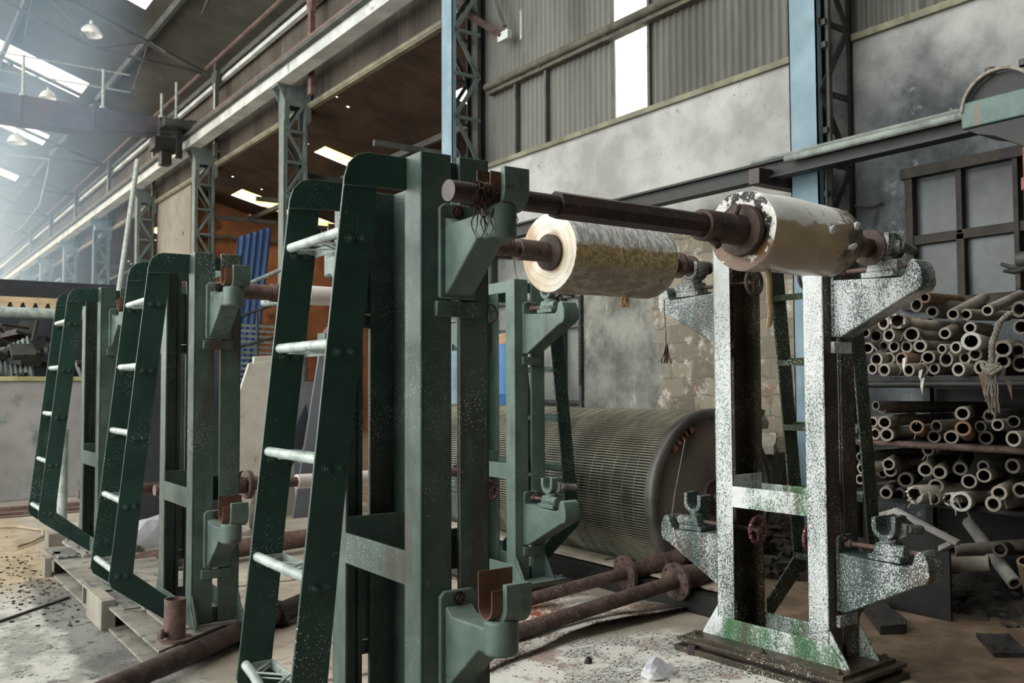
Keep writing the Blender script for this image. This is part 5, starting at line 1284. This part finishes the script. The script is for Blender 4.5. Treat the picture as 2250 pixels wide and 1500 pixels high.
# machine head at the upper right
t = thing('winch_head', 'dull teal machine box with half-round hood on a post above the rack', 'machine', (6.0, 2.86, 0))
m = MB(); m.prism([(.39, 3.09), (.39, 3.265), (-.9, 3.265), (-.9, 3.09)], 'x', 0, .35); m.build('housing', M['teal'], t, bevel=.008)
m = MB(); m.prism([(.38, 3.09), (-.9, 3.09), (-.9, 2.86), (-.02, 2.88), (.18, 3.0), (.3, 3.04)], 'x', .02, .3); m.build('underside', M['black'], t, bevel=.006)
m = MB(); A = []
for k in range(25): a = PI*k/24; A.append((.14+.255*math.cos(a), 3.265-.09+.25*math.sin(a)+.02))
A2 = [(.14+(y-.14)*.91, 3.195+(z-3.195)*.91) for y, z in A]
m.prism(A+A2[::-1], 'x', -.01, .05); m.build('hood', M['rope'], t, bevel=.006)
m = MB(); m.prism(A2, 'x', .05, .30); m.build('hood_back', M['black'], t)
m = MB(); m.cyl((.05, .21, 3.42), (.05, .21, 3.465), .035, 12); m.cyl((.05, -.01, 3.42), (.05, -.01, 3.46), .035, 12); m.build('bolt', M['iron'], t)
m = MB(); m.cyl((.06, -.005, 0), (.06, -.005, 2.95), .028, 14); m.cyl((.06, -.005, 2.62), (.06, -.005, 2.70), .042, 14); m.build('post', M['pink_post'], t)
m = MB(); m.lathe((.05, .02, 2.18), (0, 1, 0), [(-.04, .001), (-.04, .05), (.05, .05), (.05, .001)], 16)
m.sweep([(.05, .05, 2.14), (.03, .10, 2.13), (.0, .155, 2.16)], [.022, .018, .01], 8); m.sweep([(.05, .03, 2.12), (.02, .08, 2.10), (-.02, .13, 2.11)], [.02, .016, .01], 8); m.build('hook_bracket', M['iron'], t)
# wall bracket wires
m = MB(); m.sweep([(7.2, 4.98, 3.25), (7.2, 4.98, 3.05), (7.2, 4.95, 3.02)], .018, 6); m.sweep([(7.2, 4.96, 2.98), (7.2, 4.70, 2.93), (7.2, 4.62, 2.95)], .014, 6); m.sweep([(7.2, 4.68, 2.92), (7.2, 4.78, 2.5), (7.2, 4.85, 2.2)], .006, 5)
tag(m.build('wire_hanger', M['iron']), 'black wire hanger and cord fixed to the wall left of the window', 'wire')

# ------------------------------------------------------------------ left background
t = thing('settling_tank', 'low concrete tank wall with yellowed rim behind the farthest stand', 'tank', (0, 12.8, 0))
m = MB(); m.box(-3, 3.3, 0, .12, 0, 1.46); m.box(3.2, 3.3, 0, 3.0, 0, 1.46); m.build('wall', M['conc_stain'], t, bevel=.01)
m = MB(); m.box(-3.02, 3.32, -.03, .15, 1.46, 1.52); m.build('rim', M['rim'], t, bevel=.01)
t = thing('guard_post', 'grey steel tube post in a wooden foot before the tank', 'post', (1.50, 9.06, 0))
m = MB(); m.cyl((0, 0, .1), (0, 0, 1.02), .042, 14); m.build('tube', M['galv'], t)
m = MB(); m.box(-.12, .12, -.1, .1, 0, .11); m.build('foot', M['wood'], t, bevel=.004)
m = MB(); m.box(-1, 2.6, 11.6, 11.72, .02, .06); m.box(-1, 2.5, 11.2, 11.3, .02, .05); tag(m.build('floor_rail', M['rust_pink'], smooth=0), 'pair of rusty strips on the floor in front of the tank', 'strip')
def lean(name, poly, y0, tilt, th, mat, label, cat='board'):
    """upright board: poly in (x,z) from its foot, leaning back by tilt"""
    m = MB(); m.prism(poly, 'y', 0, th); o = m.build(name, mat, bevel=.004); o.location = (0, y0, 0); o.rotation_euler = (-tilt, 0, 0); return tag(o, label, cat)
lean('leaning_slab', [(3.20, 0), (3.30, 0.02), (3.60, .86), (3.70, 1.68), (3.35, 1.63), (3.20, 1.20)], 9.45, .05, .05, M['slab'], 'pale slab with cut corner leaning behind the second stand')
lean('leaning_slab', [(3.25, 0), (3.9, 0), (3.9, 1.74), (3.46, 1.71)], 9.6, .05, .05, M['slab'], 'pale slab mostly hidden behind the cut-corner slab')
lean('leaning_board', [(3.34, 0), (3.46, 0), (4.0, .9), (3.95, 1.2)], 9.38, .05, .04, M['dark_board'], 'narrow dark board slanting beside the pale slabs')
lean('leaning_board', [(3.75, 0), (4.55, 0), (4.45, 1.80), (4.08, 1.80)], 9.3, .04, .03, M['grey_board'], 'grey sheet leaning behind the ladder of the nearest stand')
lean('leaning_board', [(2.3, 0), (3.3, 0), (3.3, 1.78), (2.3, 1.72)], 9.9, .03, .04, M['dark_board'], 'dark grey upright panel behind the second stand')
m = MB(); m.cyl((3.95, 9.0, .0), (4.12, 9.15, 1.7), .03, 10); tag(m.build('leaning_pole', M['galv']), 'thin grey pole leaning before the grey sheet', 'pole')
m = MB(); m.cyl((3.90, 20.0, .0), (4.63, 20.0, 6.1), .05, 8); tag(m.build('leaning_pole', M['galv']), 'long pale pole slanting up in front of the grey columns', 'pole')
def corr_sheet(name, x0, x1, y, z0, z1, mat, label, rot, per=.12):
    n = int((x1-x0)/per*8); m = MB()
    m.grid(lambda u, v: Vector((u*(x1-x0), .018*math.sin(2*PI*u*(x1-x0)/per), v*(z1-z0)+(u*.35 if v == 1 else 0))), n, 1)
    o = m.build(name, mat, smooth=60, solid=.004); o.location = (x0, y, z0); o.rotation_euler = rot; return tag(o, label, 'corrugated sheet')
corr_sheet('corrugated_sheet', 5.0, 5.63, 16.0, 0, 4.1, M['blue_sheet'], 'blue corrugated sheet leaning upright in the aisle', (-.06, .13, .1))
corr_sheet('corrugated_sheet', 1.45, 1.95, 14.0, 1.5, 1.95, M['galv'], 'small grey corrugated sheet lying on the scrap behind the tank', (-.7, 0, 0), .06)
t = thing('slatted_cage', 'steel cage of horizontal slats and rails behind the second stand', 'cage', (4.8, 14.2, 1.45))
m = MB()
for k in range(11): m.box(0, .75, 0, .02, .02+k*.085, .06+k*.085, Matrix.Rotation(.25, 4, 'Z'))
m.build('slats', M['galv'], t, smooth=0)
m = MB()
for a, b in (((-.15, -.1, 0), (-.15, -.1, 1.05)), ((-.15, -.1, .95), (.75, .0, 1.30)), ((-.15, -.1, .5), (.75, .0, .75)), ((.7, .1, 0), (.7, .1, 1.3)), ((.3, -.05, 0), (.3, -.05, 1.1))): m.cyl(a, b, .022, 8)
m.build('frame', M['iron'], t)
m = MB(); m.box(-.4, 1.2, -.2, .6, -1.45, 0); m.build('plinth', M['grey_board'], t)
m = MB(); m.cyl((4.6, 12.6, 2.55), (7.0, 10.9, 2.75), .05, 12); tag(m.build('handrail', M['galv']), 'pale pipe rail running behind the nearest ladder to the blue column', 'rail')
m = MB(); m.cyl((5.1, 15.2, 3.0), (6.7, 15.6, 3.75), .035, 10); tag(m.build('handrail', M['galv']), 'thin sloping pipe rail in front of the blue sheet', 'rail')
t = thing('control_box', 'small pale green box with rounded knob seen between the ladder rails', 'box', (4.35, 9.6, 0))
m = MB(); m.box(-.12, .10, 0, .2, 0, 1.98); m.build('pedestal', M['green_far'], t, bevel=.006)
m = MB(); m.box(.10, .26, 0, .25, 0, 2.35); m.build('tall_box', M['green_far'], t, bevel=.006)
m = MB(); m.lathe((-.02, .1, 1.98), (0, 0, 1), [(0, .07), (.03, .07), (.07, .03), (.07, .001)], 14); m.build('knob', M['rust_pink'], t)
# scrap behind the tank
m = MB(); m.cyl((-1, 13.5, 2.36), (2.6, 13.5, 2.36), .07, 14); tag(m.build('grey_pipe', M['galv']), 'long horizontal grey pipe above the scrap behind the tank', 'pipe')
m = MB(); m.box(.5, 2.6, 15.07, 15.1, 2.62, 2.70)
for k in range(9):
    x = .95+k*.165; m.prism([(x, 2.63), (x+.14, 2.62), (x+.065, 2.44)], 'y', 15.075, 15.095)
tag(m.build('bunting', M['bunting'], smooth=0), 'buff triangular bunting strip over the scrap behind the tank', 'bunting')
m = MB(); m.box(-1, 3.2, 15.1, 15.2, 0, 2.95); tag(m.build('dark_hoarding', M['dark_board'], smooth=0), 'dark board behind the bunting strip', 'board')
rnd = random.Random(55); m = MB()
for k in range(150):
    x = rnd.uniform(.9, 3.0); y = rnd.uniform(13.3, 14.9); z = rnd.uniform(.9, 2.25)*(1 if x < 2.2 else .8)
    d = Vector((rnd.gauss(0, 1), rnd.gauss(0, .5), rnd.gauss(0, .4))).normalized()*rnd.uniform(.15, .6); p = Vector((x, y, z))
    m.mi = rnd.choice((0, 0, 0, 1, 2))
    if rnd.random() < .5: m.cyl(p-d/2, p+d/2, rnd.uniform(.012, .05), 7)
    else:
        s = rnd.uniform(.04, .14); m.box(-s, s, -s, s, -s*.3, s*.3, Matrix.Translation(p) @ Matrix.Rotation(rnd.uniform(0, 3), 4, 'X') @ Matrix.Rotation(rnd.uniform(0, 3), 4, 'Z'))
tag(m.build('scrap_pile', [M['iron'], M['galv'], M['rust_dark']], smooth=30), 'tangled heap of metal scrap piled behind the tank wall', 'scrap heap', kind='stuff')
m = MB()
for k in range(3): m.box(.2+k*.9, 1.0+k*.9, 13.4, 15.0, 0, 1.0+.2*(k % 2))
tag(m.build('scrap_bin', M['iron'], smooth=0), 'dark bins under the scrap heap behind the tank', 'bin')
# dim machinery masses farther down the hall
for k, (x, y, w, h, lab) in enumerate(((3.2, 30, 1.6, 3.0, 'dark hooded machine far down the hall beyond the scrap'), (4.6, 36, 1.4, 4.2, 'tall dark cabinet standing far off by the faint columns'), (4.3, 24, 1.2, 2.2, 'dark low machine behind the scrap by the lattice columns'), (5.0, 46, 2.0, 3.5, 'hazy block of machinery farthest down the hall'))):
    t = thing('machine', lab, 'machine', (x, y, 0))
    m = MB(); m.box(-w/2, w/2, 0, 1.2, 0, h*.8); m.prism([(-w/2, h*.8), (w/2, h*.8), (w*.3, h), (-w*.3, h)], 'y', .1, 1.1); m.build('body', M['dark_board'], t, bevel=.02)
    m = MB(); m.box(-w*.35, w*.2, -.04, .02, h*.2, h*.6); m.cyl((w*.3, -.06, h*.5), (w*.3, .02, h*.5), .12, 14); m.build('panel', M['grey_board'], t)
    m = MB(); m.sweep([(w*.35, .4, h*.8), (w*.35, .4, h*1.1), (w*.9, .4, h*1.25)], .07, 10); m.build('duct', M['galv'], t)
# tall blue tank by the door
t = thing('blue_cylinder', 'tall faded blue cylinder with buff top behind the pale green stand', 'tank', (6.45, 9.25, 0))
m = MB(); m.lathe((0, 0, 0), (0, 0, 1), [(0, .001), (0, .24), (.6, .245), (.62, .255), (.64, .245), (1.26, .245), (1.28, .255), (1.30, .245), (1.84, .24), (1.88, .23)], 32); m.build('body', M['blue_drum'], t, smooth=50)
m = MB(); m.lathe((0, 0, 1.88), (0, 0, 1), [(0, .235), (.05, .22), (.12, .12), (.14, .05), (.14, .001)], 28); m.build('cap', M['drum_cap'], t)
m = MB(); m.lathe((0, 0, 0), (0, 0, 1), [(0, .001), (0, .26), (.9, .26), (.9, .001)], 28); o = m.build('blue_barrel', plain('pale_blue_paint', '#6f8798', '#8da3b1', 2, .6), None, smooth=50); o.location = (6.0, 9.6, .9); 
tag(o, 'plain blue barrel standing on a crate beside the tall blue cylinder', 'barrel')
m = MB(); m.box(5.65, 6.35, 9.3, 9.95, 0, .9); tag(m.build('crate', M['dark_board'], bevel=.01), 'dark crate under the plain blue barrel', 'crate')

# ------------------------------------------------------------------ light, haze, camera
W = bpy.data.worlds.new('sky'); SC.world = W; W.use_nodes = True
nt = W.node_tree; bg = nt.nodes['Background']
bg.inputs[0].default_value = (.98, 1.0, .985, 1); bg.inputs[1].default_value = 1.0
hz_ = NT('hall_haze'); o_ = hz_.n('ShaderNodeOutputMaterial'); v_ = hz_.n('ShaderNodeVolumeScatter')
v_.inputs['Color'].default_value = (.46, .70, 1, 1); v_.inputs['Density'].default_value = .05; v_.inputs['Anisotropy'].default_value = .3
hz_.t.links.new(v_.outputs[0], o_.inputs['Volume'])
if HAZE:
    m = MB(); m.box(-6.5, 4.3, 17.5, 60, .3, 9.9); o = m.build('hall_haze', hz_.m, smooth=0)
    tag(o, 'bluish dusty haze hanging in the far part of the hall', 'haze', kind='stuff')

cam = bpy.data.cameras.new('camera'); co = bpy.data.objects.new('camera', cam); COL.objects.link(co); SC.camera = co
F, YAW, PIT, ROL = 2027.08, .6157, .0460, -.0047
cy, sy, cp, sp = math.cos(YAW), math.sin(YAW), math.cos(PIT), math.sin(PIT)
r_ = Vector((cy, -sy, 0)); f_ = Vector((sy*cp, cy*cp, sp)); u_ = r_.cross(f_)
r2 = r_*math.cos(ROL)+u_*math.sin(ROL); u2 = -r_*math.sin(ROL)+u_*math.cos(ROL)
co.matrix_world = Matrix(((r2.x, u2.x, -f_.x, 0), (r2.y, u2.y, -f_.y, 0), (r2.z, u2.z, -f_.z, 1.4), (0, 0, 0, 1)))
cam.sensor_width = 36; cam.lens = F/2250*36; cam.clip_end = 300; cam.clip_start = .05
cam.dof.use_dof = True; cam.dof.focus_distance = 3.7; cam.dof.aperture_fstop = 5.0

SC.view_settings.view_transform = 'Standard'; SC.view_settings.look = 'None'; SC.view_settings.gamma = 1; SC.view_settings.use_curve_mapping = False
SC.view_settings.exposure = EXPOSURE
SC.cycles.use_denoising = True
SC.cycles.max_bounces = 8; SC.cycles.diffuse_bounces = 5; SC.cycles.glossy_bounces = 3; SC.cycles.transparent_max_bounces = 12; SC.cycles.volume_bounces = 1
SC.cycles.sample_clamp_indirect = 6
